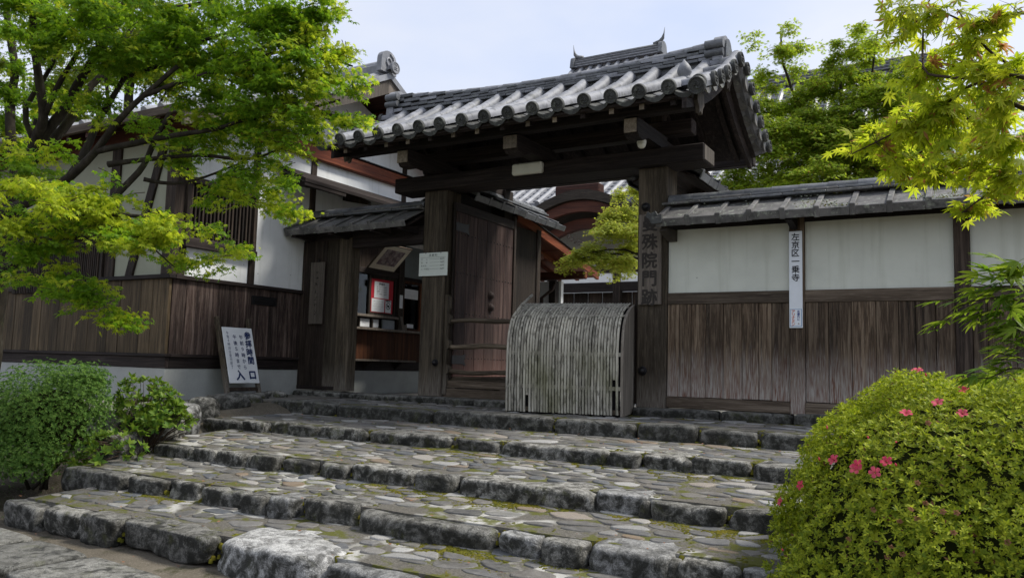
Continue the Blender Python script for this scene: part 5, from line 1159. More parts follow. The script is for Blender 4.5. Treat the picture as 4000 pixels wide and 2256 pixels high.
BRANCHES = [
    ('trunk', [(-8.17, -4.94, -0.67), (-8.22, -4.94, 0.13), (-8.13, -4.98, 0.98), (-8.01, -4.98, 1.60), (-7.86, -4.95, 2.11)], 0.130, 0.085),
    ('branch', [(-7.86, -4.95, 2.11), (-7.64, -4.97, 2.41), (-7.47, -5.01, 2.62), (-7.40, -5.11, 2.90), (-7.32, -5.22, 3.21), (-7.13, -5.39, 3.67)], 0.062, 0.028),
    ('branch', [(-7.81, -4.93, 2.24), (-7.55, -4.93, 2.51), (-7.40, -4.86, 2.75), (-7.13, -4.85, 3.06), (-6.82, -4.83, 3.41), (-6.53, -4.82, 3.79)], 0.060, 0.028),
    ('branch', [(-7.79, -4.92, 2.26), (-7.60, -4.73, 2.62), (-7.52, -4.61, 2.98), (-7.39, -4.45, 3.32), (-7.22, -4.30, 3.85)], 0.055, 0.022),
    ('branch', [(-7.92, -4.96, 1.94), (-8.14, -4.91, 2.38), (-8.26, -4.91, 2.84), (-8.31, -4.87, 3.20), (-8.35, -4.94, 3.66), (-8.38, -5.00, 4.10)], 0.055, 0.030),
    ('branch', [(-7.86, -5.03, 1.78), (-7.30, -5.06, 1.85), (-6.88, -5.06, 1.99), (-6.58, -5.02, 2.20), (-6.30, -5.00, 2.45), (-6.12, -4.92, 2.66), (-5.85, -4.79, 2.92)], 0.055, 0.018),
    ('branch', [(-6.88, -5.06, 1.99), (-6.93, -4.89, 2.34), (-6.90, -4.79, 2.63), (-6.80, -4.66, 3.02), (-6.74, -4.54, 3.31), (-6.56, -4.48, 3.70)], 0.040, 0.016),
    ('branch', [(-6.68, -5.00, 1.51), (-6.38, -4.87, 1.90), (-6.22, -4.80, 2.09), (-6.13, -4.77, 2.33), (-6.02, -4.73, 2.55)], 0.035, 0.020),
    ('branch', [(-6.58, -5.02, 2.20), (-6.20, -4.92, 2.25), (-5.95, -4.78, 2.31), (-5.59, -4.58, 2.39), (-5.42, -4.48, 2.46), (-5.08, -4.29, 2.53), (-4.66, -4.06, 2.67)], 0.032, 0.010),
    ('branch', [(-6.49, -4.96, 2.09), (-6.22, -4.80, 2.14), (-5.80, -4.56, 2.19), (-5.43, -4.34, 2.17), (-5.08, -4.15, 2.31)], 0.028, 0.009),
    ('branch', [(-6.23, -4.79, 1.97), (-6.08, -4.59, 1.96), (-5.93, -4.39, 2.05), (-5.67, -4.25, 2.17)], 0.020, 0.008),
    ('branch', [(-6.72, -5.37, 1.41), (-6.20, -5.40, 1.36), (-5.82, -5.29, 1.31), (-5.56, -5.14, 1.31), (-5.40, -5.05, 1.36)], 0.028, 0.008),
    ('branch', [(-7.55, -5.35, 1.05), (-7.14, -5.35, 1.17), (-6.71, -5.36, 1.40), (-6.32, -5.37, 1.51), (-5.84, -5.33, 1.53), (-5.44, -5.21, 1.50)], 0.055, 0.012),
    ('branch', [(-6.56, -4.48, 3.70), (-6.06, -4.52, 3.62), (-5.61, -4.49, 3.63), (-5.15, -4.34, 3.69)], 0.025, 0.012),
    ('branch', [(-6.12, -4.92, 2.66), (-5.74, -4.71, 2.83), (-5.37, -4.51, 2.97), (-4.99, -4.30, 3.07), (-4.56, -4.03, 2.96)], 0.024, 0.008),
    ('branch', [(-6.80, -4.66, 3.02), (-6.31, -4.61, 3.08), (-5.82, -4.57, 3.22), (-5.39, -4.44, 3.30), (-4.79, -4.22, 3.39)], 0.024, 0.008),
    ('branch', [(-7.47, -5.01, 2.62), (-7.24, -5.02, 2.90), (-6.99, -5.02, 3.17), (-6.83, -5.07, 3.46), (-6.70, -5.14, 3.69)], 0.030, 0.015),
    ('branch', [(-7.64, -4.97, 2.41), (-7.61, -5.10, 2.71), (-7.39, -5.02, 3.10), (-7.16, -5.03, 3.40), (-7.07, -5.02, 3.78)], 0.028, 0.014),
    ('branch', [(-5.56, -5.14, 1.31), (-5.82, -4.82, 1.25), (-5.89, -4.62, 1.19), (-5.82, -4.47, 1.23)], 0.008, 0.003),
]
PADS = [   # centre, radius across, radius up, density, share of young leaves
    ((-7.71, -5.14, 3.61), 0.41, 0.17, 1.00, 0.0),
    ((-6.77, -5.15, 3.41), 0.42, 0.16, 1.00, 0.0),
    ((-6.56, -4.80, 3.45), 0.40, 0.18, 1.00, 0.0),
    ((-6.01, -4.71, 3.43), 0.39, 0.18, 1.00, 0.0),
    ((-5.68, -4.52, 3.50), 0.35, 0.14, 1.00, 0.0),
    ((-5.16, -4.43, 3.37), 0.38, 0.19, 1.00, 0.0),
    ((-4.87, -4.26, 3.35), 0.24, 0.17, 0.90, 0.6),
    ((-5.33, -4.39, 3.12), 0.31, 0.19, 1.00, 0.0),
    ((-4.93, -4.26, 3.00), 0.32, 0.19, 1.00, 0.4),
    ((-4.75, -4.13, 2.87), 0.22, 0.12, 0.70, 0.6),
    ((-4.51, -3.99, 2.81), 0.15, 0.08, 0.40, 0.6),
    ((-5.48, -4.32, 2.77), 0.30, 0.14, 0.80, 0.0),
    ((-5.14, -4.22, 2.65), 0.33, 0.16, 1.00, 0.3),
    ((-4.83, -4.15, 2.57), 0.20, 0.10, 0.55, 0.6),
    ((-4.58, -3.99, 2.50), 0.14, 0.05, 0.30, 0.6),
    ((-5.70, -4.42, 2.54), 0.26, 0.12, 0.60, 0.0),
    ((-5.46, -4.27, 2.43), 0.30, 0.10, 0.35, 0.0),
    ((-5.17, -4.10, 2.37), 0.25, 0.10, 0.30, 0.3),
    ((-5.59, -4.32, 2.17), 0.28, 0.12, 0.45, 0.0),
    ((-5.32, -4.15, 2.09), 0.23, 0.12, 0.40, 0.2),
    ((-5.88, -4.23, 1.98), 0.25, 0.10, 0.50, 0.0),
    ((-5.40, -4.17, 1.87), 0.26, 0.09, 0.70, 0.8),
    ((-5.22, -4.06, 1.78), 0.13, 0.06, 0.50, 0.9),
    ((-5.97, -4.60, 2.68), 0.25, 0.11, 0.70, 0.0),
    ((-6.25, -4.58, 3.12), 0.29, 0.15, 0.90, 0.0),
    ((-6.72, -4.74, 3.15), 0.29, 0.10, 0.80, 0.0),
    ((-6.95, -4.84, 2.78), 0.22, 0.07, 0.60, 0.0),
    ((-6.19, -4.70, 2.46), 0.30, 0.09, 0.80, 0.5),
    ((-5.86, -4.61, 2.34), 0.24, 0.08, 0.60, 0.3),
    ((-8.34, -4.88, 3.14), 0.16, 0.24, 0.70, 0.0),
    ((-8.39, -4.85, 2.66), 0.22, 0.20, 0.80, 0.0),
    ((-7.53, -5.11, 2.19), 0.29, 0.14, 0.90, 0.0),
    ((-6.40, -5.68, 1.68), 0.26, 0.12, 1.00, 0.8),
    ((-5.91, -5.61, 1.57), 0.32, 0.11, 1.10, 0.9),
    ((-5.62, -5.43, 1.51), 0.27, 0.10, 1.10, 1.0),
    ((-5.42, -5.31, 1.44), 0.21, 0.10, 1.00, 1.0),
    ((-5.31, -5.23, 1.33), 0.11, 0.07, 0.80, 1.0),
    ((-6.48, -5.52, 2.03), 0.18, 0.10, 0.60, 0.2),
    ((-6.17, -5.51, 1.46), 0.28, 0.09, 0.80, 0.3),
    ((-6.36, -5.48, 1.27), 0.16, 0.15, 0.70, 0.0),
    ((-6.28, -5.42, 1.07), 0.17, 0.10, 0.80, 0.4),
    ((-6.09, -5.30, 0.97), 0.22, 0.09, 0.90, 0.1),
    ((-5.92, -5.18, 0.86), 0.15, 0.09, 0.80, 0.2),
    ((-5.82, -5.11, 0.71), 0.08, 0.04, 0.50, 0.4),
    ((-7.25, -5.18, 1.12), 0.21, 0.07, 0.50, 0.0),
    ((-6.26, -4.08, 1.69), 0.21, 0.08, 0.30, 0.0),
    ((-5.93, -3.97, 1.48), 0.15, 0.06, 0.25, 0.2),
    ((-5.71, -4.52, 1.27), 0.15, 0.08, 0.25, 0.0),
    ((-6.01, -4.58, 1.29), 0.14, 0.04, 0.20, 0.0),
    ((-7.63, -4.89, 2.86), 0.23, 0.11, 0.40, 0.0),
    ((-6.06, -4.34, 2.99), 0.16, 0.15, 0.60, 0.0),
    ((-4.96, -4.52, 3.12), 0.26, 0.17, 0.80, 0.3),
    ((-5.33, -4.60, 2.95), 0.24, 0.15, 0.80, 0.0),
    ((-4.99, -4.50, 2.79), 0.28, 0.13, 0.80, 0.2),
    ((-4.78, -4.37, 2.71), 0.20, 0.11, 0.70, 0.4),
    ((-5.24, -4.39, 2.52), 0.27, 0.12, 0.50, 0.1),
    ((-4.88, -4.28, 2.43), 0.24, 0.11, 0.50, 0.3),
    ((-5.27, -4.25, 2.26), 0.26, 0.10, 0.30, 0.2),
    ((-4.78, -4.07, 3.12), 0.10, 0.12, 0.50, 0.6),
    ((-4.79, -4.11, 3.50), 0.10, 0.09, 0.60, 0.5),
    ((-5.74, -4.52, 3.20), 0.21, 0.16, 0.70, 0.0),
    ((-6.14, -4.87, 3.18), 0.31, 0.14, 0.90, 0.0),
    ((-6.62, -5.04, 3.17), 0.32, 0.12, 0.80, 0.0),
    ((-6.81, -5.39, 3.25), 0.31, 0.14, 0.90, 0.0),
    ((-5.45, -4.33, 1.96), 0.24, 0.09, 0.35, 0.4),
    ((-5.76, -4.44, 2.36), 0.25, 0.11, 0.30, 0.0),
    ((-6.13, -4.52, 2.20), 0.18, 0.09, 0.40, 0.0),
    ((-6.39, -5.75, 1.43), 0.18, 0.12, 0.70, 0.5),
    ((-5.83, -5.45, 1.69), 0.21, 0.09, 0.80, 0.8),
    ((-5.50, -5.34, 1.32), 0.18, 0.07, 0.70, 0.7),
]
FAR_PADS = [
    ((-13.38, -1.60, 4.67), 1.02, 0.47),
    ((-14.40, -1.72, 5.57), 0.84, 0.56),
    ((-12.64, -0.71, 5.84), 1.19, 0.56),
    ((-12.29, -1.68, 5.96), 1.63, 0.39),
    ((-11.74, -0.68, 5.06), 0.54, 0.34),
    ((-13.52, -2.19, 4.04), 0.59, 0.39),
    ((-12.87, -1.24, 4.14), 0.61, 0.24),
]
NEAR_BRANCHES = [
    [(0.24, -5.93, 1.34), (0.15, -5.88, 1.47), (0.03, -5.84, 1.50), (-0.07, -5.78, 1.54), (-0.15, -5.72, 1.61), (-0.15, -5.63, 1.85), (-0.10, -5.61, 1.95)],
    [(0.24, -5.93, 1.34), (0.13, -5.77, 1.41), (0.03, -5.72, 1.52), (-0.08, -5.55, 1.50), (-0.20, -5.50, 1.46), (-0.34, -5.46, 1.41), (-0.43, -5.51, 1.36)],
    [(0.27, -5.92, 1.44), (0.16, -5.64, 1.49), (0.05, -5.47, 1.50), (-0.08, -5.32, 1.46), (-0.22, -5.27, 1.37), (-0.28, -5.30, 1.35)],
    [(0.27, -5.79, 1.30), (0.14, -5.52, 1.35), (0.01, -5.36, 1.31), (-0.13, -5.32, 1.27)],
    [(0.27, -5.94, 1.61), (0.16, -5.79, 1.73), (0.04, -5.74, 1.72), (-0.06, -5.69, 1.81), (-0.19, -5.66, 1.89)],
    [(0.28, -5.81, 1.48), (0.13, -5.78, 1.55), (0.03, -5.74, 1.68), (-0.03, -5.68, 1.83)],
    [(0.27, -5.78, 1.20), (0.15, -5.50, 1.20), (0.05, -5.44, 1.16), (-0.03, -5.36, 1.11)],
]
NEAR_PADS = [
    ((0.06, -5.73, 1.74), 0.13, 0.09, 12),
    ((-0.05, -5.66, 1.64), 0.14, 0.09, 12),
    ((-0.15, -5.59, 1.54), 0.12, 0.09, 12),
    ((0.08, -5.81, 1.50), 0.11, 0.13, 18),
    ((-0.26, -5.42, 1.48), 0.13, 0.07, 11),
    ((-0.13, -5.45, 1.43), 0.16, 0.10, 16),
    ((0.05, -5.58, 1.38), 0.14, 0.12, 20),
    ((-0.35, -5.36, 1.49), 0.10, 0.07, 5),
    ((-0.06, -5.40, 1.29), 0.18, 0.08, 16),
    ((0.11, -5.53, 1.23), 0.09, 0.09, 12),
    ((0.05, -5.32, 1.17), 0.10, 0.04, 8),
    ((-0.20, -5.25, 1.32), 0.12, 0.07, 8),
    ((-0.43, -5.40, 1.42), 0.09, 0.09, 3),
    ((-0.23, -5.67, 1.77), 0.09, 0.09, 5),
    ((-0.13, -5.73, 1.82), 0.09, 0.06, 5),
    ((-0.31, -5.73, 1.88), 0.08, 0.04, 2),
    ((-0.27, -5.30, 1.37), 0.10, 0.05, 5),
]
BACK_BRANCHES = [
    [(-1.46, 4.96, 3.47), (-1.61, 4.82, 3.88), (-1.74, 4.70, 4.29), (-1.91, 4.54, 4.79)],
    [(-1.61, 4.82, 3.88), (-1.42, 4.89, 4.22), (-1.34, 4.90, 4.60), (-1.38, 4.81, 5.18), (-1.27, 4.78, 6.06)],
    [(-1.07, 4.60, 3.44), (-1.02, 4.59, 3.84), (-0.67, 4.77, 4.01), (-0.53, 4.84, 4.22)],
    [(-1.07, 4.60, 3.44), (-1.27, 4.46, 3.63), (-1.37, 4.39, 3.71)],
    [(-2.02, 5.20, 3.57), (-2.24, 5.04, 3.82), (-2.19, 5.03, 4.17)],
    [(-1.74, 4.70, 4.29), (-1.83, 4.56, 5.08), (-1.79, 4.54, 5.46)],
    [(-2.24, 5.04, 3.82), (-2.51, 4.75, 4.94), (-2.72, 4.55, 5.67), (-2.75, 4.48, 6.19)],
]
BACK_PADS = [
    ((-2.78, 4.48, 6.01), 0.24, 0.37, 0.5),
    ((-2.64, 4.62, 5.48), 0.34, 0.30, 0.7),
    ((-2.51, 4.74, 5.08), 0.47, 0.27, 0.8),
    ((-2.98, 4.50, 4.79), 0.37, 0.34, 0.9),
    ((-3.05, 3.94, 4.24), 0.39, 0.39, 1.0),
    ((-2.58, 4.43, 4.38), 0.53, 0.40, 1.0),
    ((-2.02, 4.48, 4.79), 0.39, 0.39, 0.9),
    ((-1.49, 4.66, 5.97), 0.20, 0.29, 0.5),
    ((-1.50, 4.70, 5.58), 0.36, 0.29, 0.8),
    ((-1.40, 4.81, 5.13), 0.39, 0.33, 0.8),
    ((-1.98, 4.58, 4.07), 0.59, 0.33, 1.0),
    ((-1.34, 4.70, 4.36), 0.51, 0.39, 1.0),
    ((-0.99, 4.62, 3.71), 0.56, 0.31, 1.0),
    ((-3.18, 3.93, 3.65), 0.39, 0.26, 0.9),
    ((-2.56, 4.29, 3.67), 0.52, 0.23, 1.0),
    ((-1.69, 4.57, 3.64), 0.51, 0.22, 1.0),
    ((-0.35, 5.01, 3.61), 0.56, 0.25, 0.9),
    ((-0.78, 5.00, 4.57), 0.45, 0.39, 0.8),
    ((-0.12, 5.63, 4.46), 0.65, 0.46, 0.8),
    ((0.36, 6.42, 5.17), 0.61, 0.54, 0.7),
    ((-3.47, 4.29, 4.04), 0.27, 0.34, 0.8),
    ((-1.84, 4.53, 5.25), 0.26, 0.26, 0.6),
    ((-1.89, 4.45, 5.76), 0.12, 0.16, 0.3),
    ((-2.22, 4.16, 4.52), 0.39, 0.29, 1.0),
    ((-1.71, 4.36, 4.31), 0.38, 0.32, 1.0),
    ((-2.75, 4.02, 3.96), 0.39, 0.29, 1.0),
    ((-2.18, 4.25, 3.88), 0.45, 0.29, 1.0),
    ((-1.33, 4.52, 3.86), 0.44, 0.28, 1.0),
    ((-0.77, 4.71, 4.03), 0.44, 0.31, 1.0),
    ((-0.44, 5.39, 4.97), 0.46, 0.39, 0.8),
    ((-1.60, 4.49, 4.80), 0.35, 0.29, 0.9),
    ((-3.12, 4.26, 5.09), 0.20, 0.24, 0.6),
    ((-2.27, 4.51, 5.24), 0.23, 0.23, 0.7),
    ((-3.40, 4.04, 3.49), 0.26, 0.17, 0.8),
    ((0.03, 5.22, 3.68), 0.50, 0.25, 0.8),
]
COURT_PADS = [
    ((-5.57, 4.30, 3.38), 0.33, 0.29, 1.0),
    ((-5.83, 4.20, 2.86), 0.44, 0.25, 1.0),
    ((-6.13, 3.84, 2.46), 0.36, 0.17, 0.9),
    ((-5.53, 4.61, 2.83), 0.29, 0.37, 1.0),
    ((-5.72, 4.32, 2.39), 0.36, 0.13, 0.7),
    ((-5.49, 4.67, 3.59), 0.22, 0.45, 0.9),
    ((-6.38, 3.71, 2.31), 0.14, 0.07, 0.3),
]
SLENDER_STEMS = [
    [(0.23, -5.49, 0.51), (0.14, -5.45, 0.74), (0.03, -5.46, 0.75), (-0.06, -5.45, 0.72), (-0.13, -5.43, 0.66)],
    [(0.23, -5.49, 0.51), (0.16, -5.45, 0.83), (0.11, -5.43, 0.89)],
    [(0.23, -5.49, 0.51), (0.17, -5.44, 0.77), (0.05, -5.45, 0.80), (-0.01, -5.43, 0.82)],
    [(0.23, -5.49, 0.43), (0.16, -5.49, 0.63), (0.09, -5.47, 0.62)],
    [(0.23, -5.49, 0.43), (0.15, -5.43, 0.52), (0.09, -5.46, 0.54)],
    [(0.23, -5.48, 0.38), (0.14, -5.43, 0.49), (0.05, -5.42, 0.45), (-0.02, -5.40, 0.45)],
    [(0.24, -5.47, 0.34), (0.15, -5.49, 0.58), (0.12, -5.46, 0.70)],
    [(0.23, -5.49, 0.51), (0.13, -5.47, 0.78), (0.05, -5.52, 0.85)],
    [(0.23, -5.49, 0.51), (0.13, -5.46, 0.71), (-0.01, -5.42, 0.69)],
]
FLOWERS = [(-0.26, -4.47, 0.46, 1), (-0.06, -4.68, 0.45, 1), (-0.28, -5.02, 0.28, 1), (-0.15, -5.01, 0.31, 1), (-0.06, -5.01, 0.31, 1), (-0.60, -5.05, 0.07, 1), (-0.46, -5.20, 0.03, 1), (-0.44, -5.21, 0.04, 1), (-0.32, -5.25, 0.05, 1), (-0.36, -5.27, 0.01, 1), (-0.87, -4.78, -0.20, 1), (-0.74, -4.99, -0.08, 1), (-0.41, -5.12, 0.15, 2), (-0.29, -5.19, 0.13, 2), (-0.62, -4.88, 0.17, 2), (-0.29, -5.26, 0.05, 2), (-0.63, -5.05, 0.04, 2), (-0.72, -5.18, -0.36, 2), (-0.21, -4.68, 0.44, 2), (-0.39, -5.32, -0.10, 3), (-0.18, -5.12, 0.22, 3), (-0.22, -5.30, 0.02, 3), (-0.23, -5.37, -0.09, 3), (-0.19, -5.35, -0.05, 3), (-0.21, -5.38, -0.13, 3), (-0.27, -5.38, -0.14, 3), (-0.13, -5.37, -0.09, 3), (-0.08, -5.37, -0.08, 3), (-0.30, -5.41, -0.23, 3), (-0.27, -5.42, -0.25, 3), (-0.32, -5.42, -0.27, 3), (-0.09, -5.40, -0.16, 3), (0.08, -5.40, -0.16, 3), (-0.47, -5.35, -0.23, 3)]   # point on the dome; 1 open, 2 bud, 3 faded
# ------------------------------------------------------------------ the old maple on the left
lm = thing('maple_tree', 'large old green maple leaning over the left building and steps', 'tree', (-8.17, -4.94, -.75)); LI2 = inv(lm)
for nm, pts, r0, r1 in BRANCHES:
    g_ = G()
    if nm == 'trunk': pts = [(pts[0][0], pts[0][1], -1.0)] + pts
    limb(g_, pts, r0 * (1.25 if nm == 'trunk' else 1), r1, 10 if r0 > .05 else 7); obj(nm, g_, BARK, lm, True, LI2, fix=False)
dk, yg = Twigs(), Twigs()
tips = [np.array(b[1][-1]) for b in BRANCHES] + [np.array(p) for b in BRANCHES for p in b[1][len(b[1]) // 2:]]
def nearest(c, pts=tips): c = np.array(c); return pts[int(np.argmin([np.linalg.norm(c - t) for t in pts]))]
for c, rx, rz, den, young in PADS:
    n = int(150 * den * max(.5, (rx / .38)) * max(.6, rz / .16)); k = int(n * young)
    dk.pad(c, (rx * 1.1, rx * 1.15, rz * 1.1), n - k, 11, .040, droop=.30, spread=.055, flat=.42)
    yg.pad(c, (rx * 1.1, rx * 1.15, rz * 1.1), k, 11, .040, droop=.34, spread=.055, flat=.42)
for _ in range(26):      # crown above the picture
    c = (R(-8.6, -4.4), R(-5.8, -4.0), R(3.95, 4.9)); dk.pad(c, (.5, .5, .2), 34, 8, .04, droop=.3, spread=.06)
obj('twigs', dk.g, TWIG, lm, False, LI2, fix=False)['kind'] = 'stuff'
tag(scatter('foliage', 'maple5', *dk.done(), LEAF_D, lm, LI2), kind='stuff'); tag(scatter('young_foliage', 'maple', *yg.done(), LEAF_Y, lm, LI2), 'yellow-green young leaves at the tips', kind='stuff')
obj('young_twigs', yg.g, TWIG, lm, False, LI2, fix=False)['kind'] = 'stuff'
# trees beyond the left building
for q, (lab, sel) in enumerate((('leafy tree rising behind the left building, nearer the picture edge', (0, 1, 5)), ('leafy tree rising behind the left building, nearer the gate', (2, 3, 4, 6)))):
    cs = [FAR_PADS[i] for i in sel]; bx, by = np.mean([c[0][0] for c in cs]), np.mean([c[0][1] for c in cs])
    t = thing('background_tree', lab, 'tree', (bx, by, -.2), 'trees behind the left building'); ti_ = inv(t); tw = Twigs(); g_ = G(); limb(g_, [(bx, by, -.4), (bx + .2, by, 2.5), (bx + .1, by, 5.2)], .16, .06)
    for c, rx, rz in cs: limb(g_, [(bx + .15, by, 2.8), tuple((np.array(c) + np.array([bx, by, 3.2])) / 2), c], .06, .015, 6); tw.pad(c, (rx, rx * .8, rz), int(420 * rx), 9, .06, droop=.25, spread=.12)
    obj('trunk', g_, BARK, t, True, ti_, fix=False); tag(scatter('crown', 'maple5', *tw.done(), LEAF_FAR, t, ti_), kind='stuff')

# ------------------------------------------------------------------ maples behind the wall
trunks = [(-1.4, 3.1, 'maple behind the wall with a forked trunk, middle of three'), (-.6, 2.6, 'maple behind the wall nearest the right picture edge'), (-2.6, 3.6, 'maple behind the wall nearest the gate roof')]
BT = [[0, 1, 5], [2, 3], [4, 6]]; own = [[], [], []]
for c, rx, rz, den in BACK_PADS: own[int(np.argmin([abs(c[0] - BACK_BRANCHES[b[0]][0][0]) for b in BT]))].append((c, rx, rz, den))
for q, (bi, (_, _, lab)) in enumerate(zip(BT, trunks)):
    p0 = BACK_BRANCHES[bi[0]][0]; t = thing('maple_tree', lab, 'tree', (p0[0] + .1, p0[1] + .1, -.2), 'maples behind the wall'); ti_ = inv(t); tw = Twigs()
    for k, b_ in enumerate(bi):
        g_ = G(); pts = list(BACK_BRANCHES[b_])
        if k == 0: pts = [(p0[0] + .25, p0[1] + .1, -.3), (p0[0] + .2, p0[1] + .05, 1.6)] + pts
        limb(g_, pts, .06 if k == 0 else .04, .012, 8); obj('trunk' if k == 0 else 'branch', g_, BARK, t, True, ti_, fix=False)
    ends = [np.array(x) for b_ in bi for x in BACK_BRANCHES[b_][1:]]
    for c, rx, rz, den in own[q]: tw.pad(c, (rx * 1.6, rx * 1.3, rz * 1.45), int(380 * den * max(.5, rx / .5)), 11, .046, droop=.25, spread=.085)
    obj('twigs', tw.g, TWIG, t, False, ti_, fix=False)['kind'] = 'stuff'; tag(scatter('crown', 'maple', *tw.done(), LEAF_B, t, ti_), kind='stuff')
# ------------------------------------------------------------------ courtyard maple
t = thing('maple_tree', 'yellow-green maple in the courtyard seen through the gate opening', 'tree', (-4.9, 4.8, -.2)); ti_ = inv(t); tw = Twigs(); g_ = G()
limb(g_, [(-4.6, 5.0, -.4), (-4.65, 4.95, 1.2), (-4.8, 4.8, 2.6), (-5.1, 4.7, 3.6)], .09, .04); obj('trunk', g_, BARK, t, True, ti_, fix=False)
for c, rx, rz, den in COURT_PADS:
    g_ = G(); limb(g_, [(-4.75, 4.85, 2.2), tuple((np.array(c) + np.array([-4.8, 4.8, 2.5])) / 2 + np.array([0, 0, .1])), c], .03, .008, 6); obj('branch', g_, BARK, t, True, ti_, fix=False)
    tw.pad(c, (rx * 1.25, rx * 1.2, rz * 1.25), int(230 * den * max(.5, rx / .3)), 11, .042, droop=.28, spread=.075)
tag(scatter('crown', 'maple', *tw.done(), LEAF_I, t, ti_), kind='stuff')

# ------------------------------------------------------------------ near maple bough, top right
t = thing('maple_tree', 'near maple bough with large yellow-green leaves at upper right', 'tree', (.75, -6.7, -.8)); ti_ = inv(t)
g_ = G(); limb(g_, [(.80, -6.75, -1.0), (.78, -6.70, .2), (.70, -6.65, 1.0), (.50, -6.62, 1.35)], .06, .03); obj('trunk', g_, BARK, t, True, ti_, fix=False)
for b_ in NEAR_BRANCHES: g_ = G(); limb(g_, [(.68, -6.65, 1.05 + R(-.1, .2))] + list(b_), .011, .0022, 6); obj('branch', g_, TWIG, t, True, ti_, fix=False)
tw = Twigs(); pts = [np.array(p) for b_ in NEAR_BRANCHES for p in b_[1:]]
for c, rx, rz, n in NEAR_PADS:
    c = np.array(c); m = int(n * 2.3); v = RNG.normal(0, 1, (m, 3)); v /= np.linalg.norm(v, axis=1)[:, None]; q = c + v * np.array([rx, rx * 1.6, rz]) * (RNG.random((m, 1)) ** .5)
    r_ = np.array([nearest(x, pts) for x in q]); w = r_ - q; dl = np.linalg.norm(w, axis=1)[:, None] + 1e-6; tw.sprays(q + w / dl * np.minimum(.22, dl), q, 5, .049, droop=.35, spread=.045, flat=.5, r=.0016, stems=.8)
obj('twigs', tw.g, TWIG, t, False, ti_, fix=False)['kind'] = 'stuff'
LP, LD, LN, LS = tw.done(); dist = np.linalg.norm(LP - np.array([0, -9.0, .45]), axis=1); order = np.argsort(dist / LS)
MV, MQ = SHAPES['maple']; lg = G(); 
def maple_big():
    """near leaf: seven toothed lobes, each folded along its rib"""
    g_ = G(); c = (0, 0, 0)
    for a, L in ((0, 1.0), (38, .93), (-38, .93), (76, .74), (-76, .74), (124, .40), (-124, .40)):
        a = radians(a); w = .105 * (.75 + .35 * L); d = Vector((cos(a), sin(a), 0)); n = Vector((-sin(a), cos(a), 0)); z = Vector((0, 0, 1)); rib = [d * -.03, d * L * .25, d * L * .55 - z * .02, d * L * .8 - z * .07, d * L - z * .15]
        wd = [.04, .75 * w, w, .55 * w, 0]
        V = []
        for p, ww in zip(rib, wd): V += [p - n * ww + z * .25 * ww, p, p + n * ww + z * .25 * ww]
        F = []
        for i in range(4): F += [(3 * i, 3 * i + 3, 3 * i + 4, 3 * i + 1), (3 * i + 1, 3 * i + 4, 3 * i + 5, 3 * i + 2)]
        g_.add(V, F)
    g_.tube([(-.03, 0, 0), (-.3, 0, .03), (-.6, .02, .10)], .012, 3, False); return g_
ML = mesh('leaf', maple_big(), LEAF_R, False, False)
for i in order[:300]:
    D = Vector(LD[i]).normalized(); N = Vector(LN[i]); link('leaf', ML, t, ti_ @ frame(LP[i], D, N.cross(D)) @ Matrix.Scale(float(LS[i]), 4))
rest = order[300:]
tag(scatter('foliage', 'maple', LP[rest], LD[rest], LN[rest], LS[rest], LEAF_R2, t, ti_), kind='stuff')

# ------------------------------------------------------------------ low maple spray at the right edge
t = thing('maple_tree', 'low maple spray with narrow-lobed green leaves at right edge above the azalea', 'tree', (.62, -6.55, -.85)); ti_ = inv(t)
def palm(angles):
    g_ = G()
    for a, L in angles:
        a = radians(a); w = .105 * L; d = Vector((cos(a), sin(a), 0)); n = Vector((-sin(a), cos(a), 0)); z = Vector((0, 0, 1)); V = []; F = []
        for u, k in ((.0, .25), (.3, .85), (.55, 1.0), (.8, .6), (1.0, 0)): p = d * L * u - z * .16 * u * u * L; V += [p - n * w * k + z * .3 * w * k, p, p + n * w * k + z * .3 * w * k]
        for i in range(4): F += [(3 * i, 3 * i + 3, 3 * i + 4, 3 * i + 1), (3 * i + 1, 3 * i + 4, 3 * i + 5, 3 * i + 2)]
        g_.add(V, F)
    return g_.tube([(0, 0, 0), (-.25, 0, .03), (-.45, .02, .10)], .012, 3, False)
PLM = [mesh('leaf', palm(A), LEAF_NA, True, False) for A in (((0, 1.0), (30, .9), (-30, .9), (64, .6), (-64, .6)), ((0, 1.0), (26, .95), (-34, .8), (-66, .5)))]
for st in SLENDER_STEMS:
    g_ = G(); limb(g_, [(.62, -6.55, -1.0), (.55, -6.5, -.1)] + list(st), .007, .0015, 5); obj('branch', g_, TWIG, t, True, ti_, fix=False)
    P = [Vector(p) for p in st[1:]]
    for k in range(13):
        f = (k + RNG.random()) / 13 * (len(P) - 1) if len(P) > 1 else 0; i = min(int(f), max(0, len(P) - 2)); p = P[i].lerp(P[i + 1], f - i) if len(P) > 1 else P[0]
        d = (P[-1] - P[0]).normalized() + Vector(RNG.normal(0, .45, 3)); d.z = d.z * .4 - .22; p = p + Vector(RNG.normal(0, .022, 3))
        link('leaf', PLM[k % 2], t, ti_ @ frame(p, d, Vector((0, 0, 1)).cross(d) + Vector(RNG.normal(0, .25, 3))) @ Matrix.Scale(RNG.uniform(.065, .105), 4))
    d = (P[-1] - P[0]).normalized() + Vector((0, 0, -.1)); link('leaf', PLM[0], t, ti_ @ frame(P[-1], d, Vector((0, 0, 1)).cross(d)) @ Matrix.Scale(.09, 4))

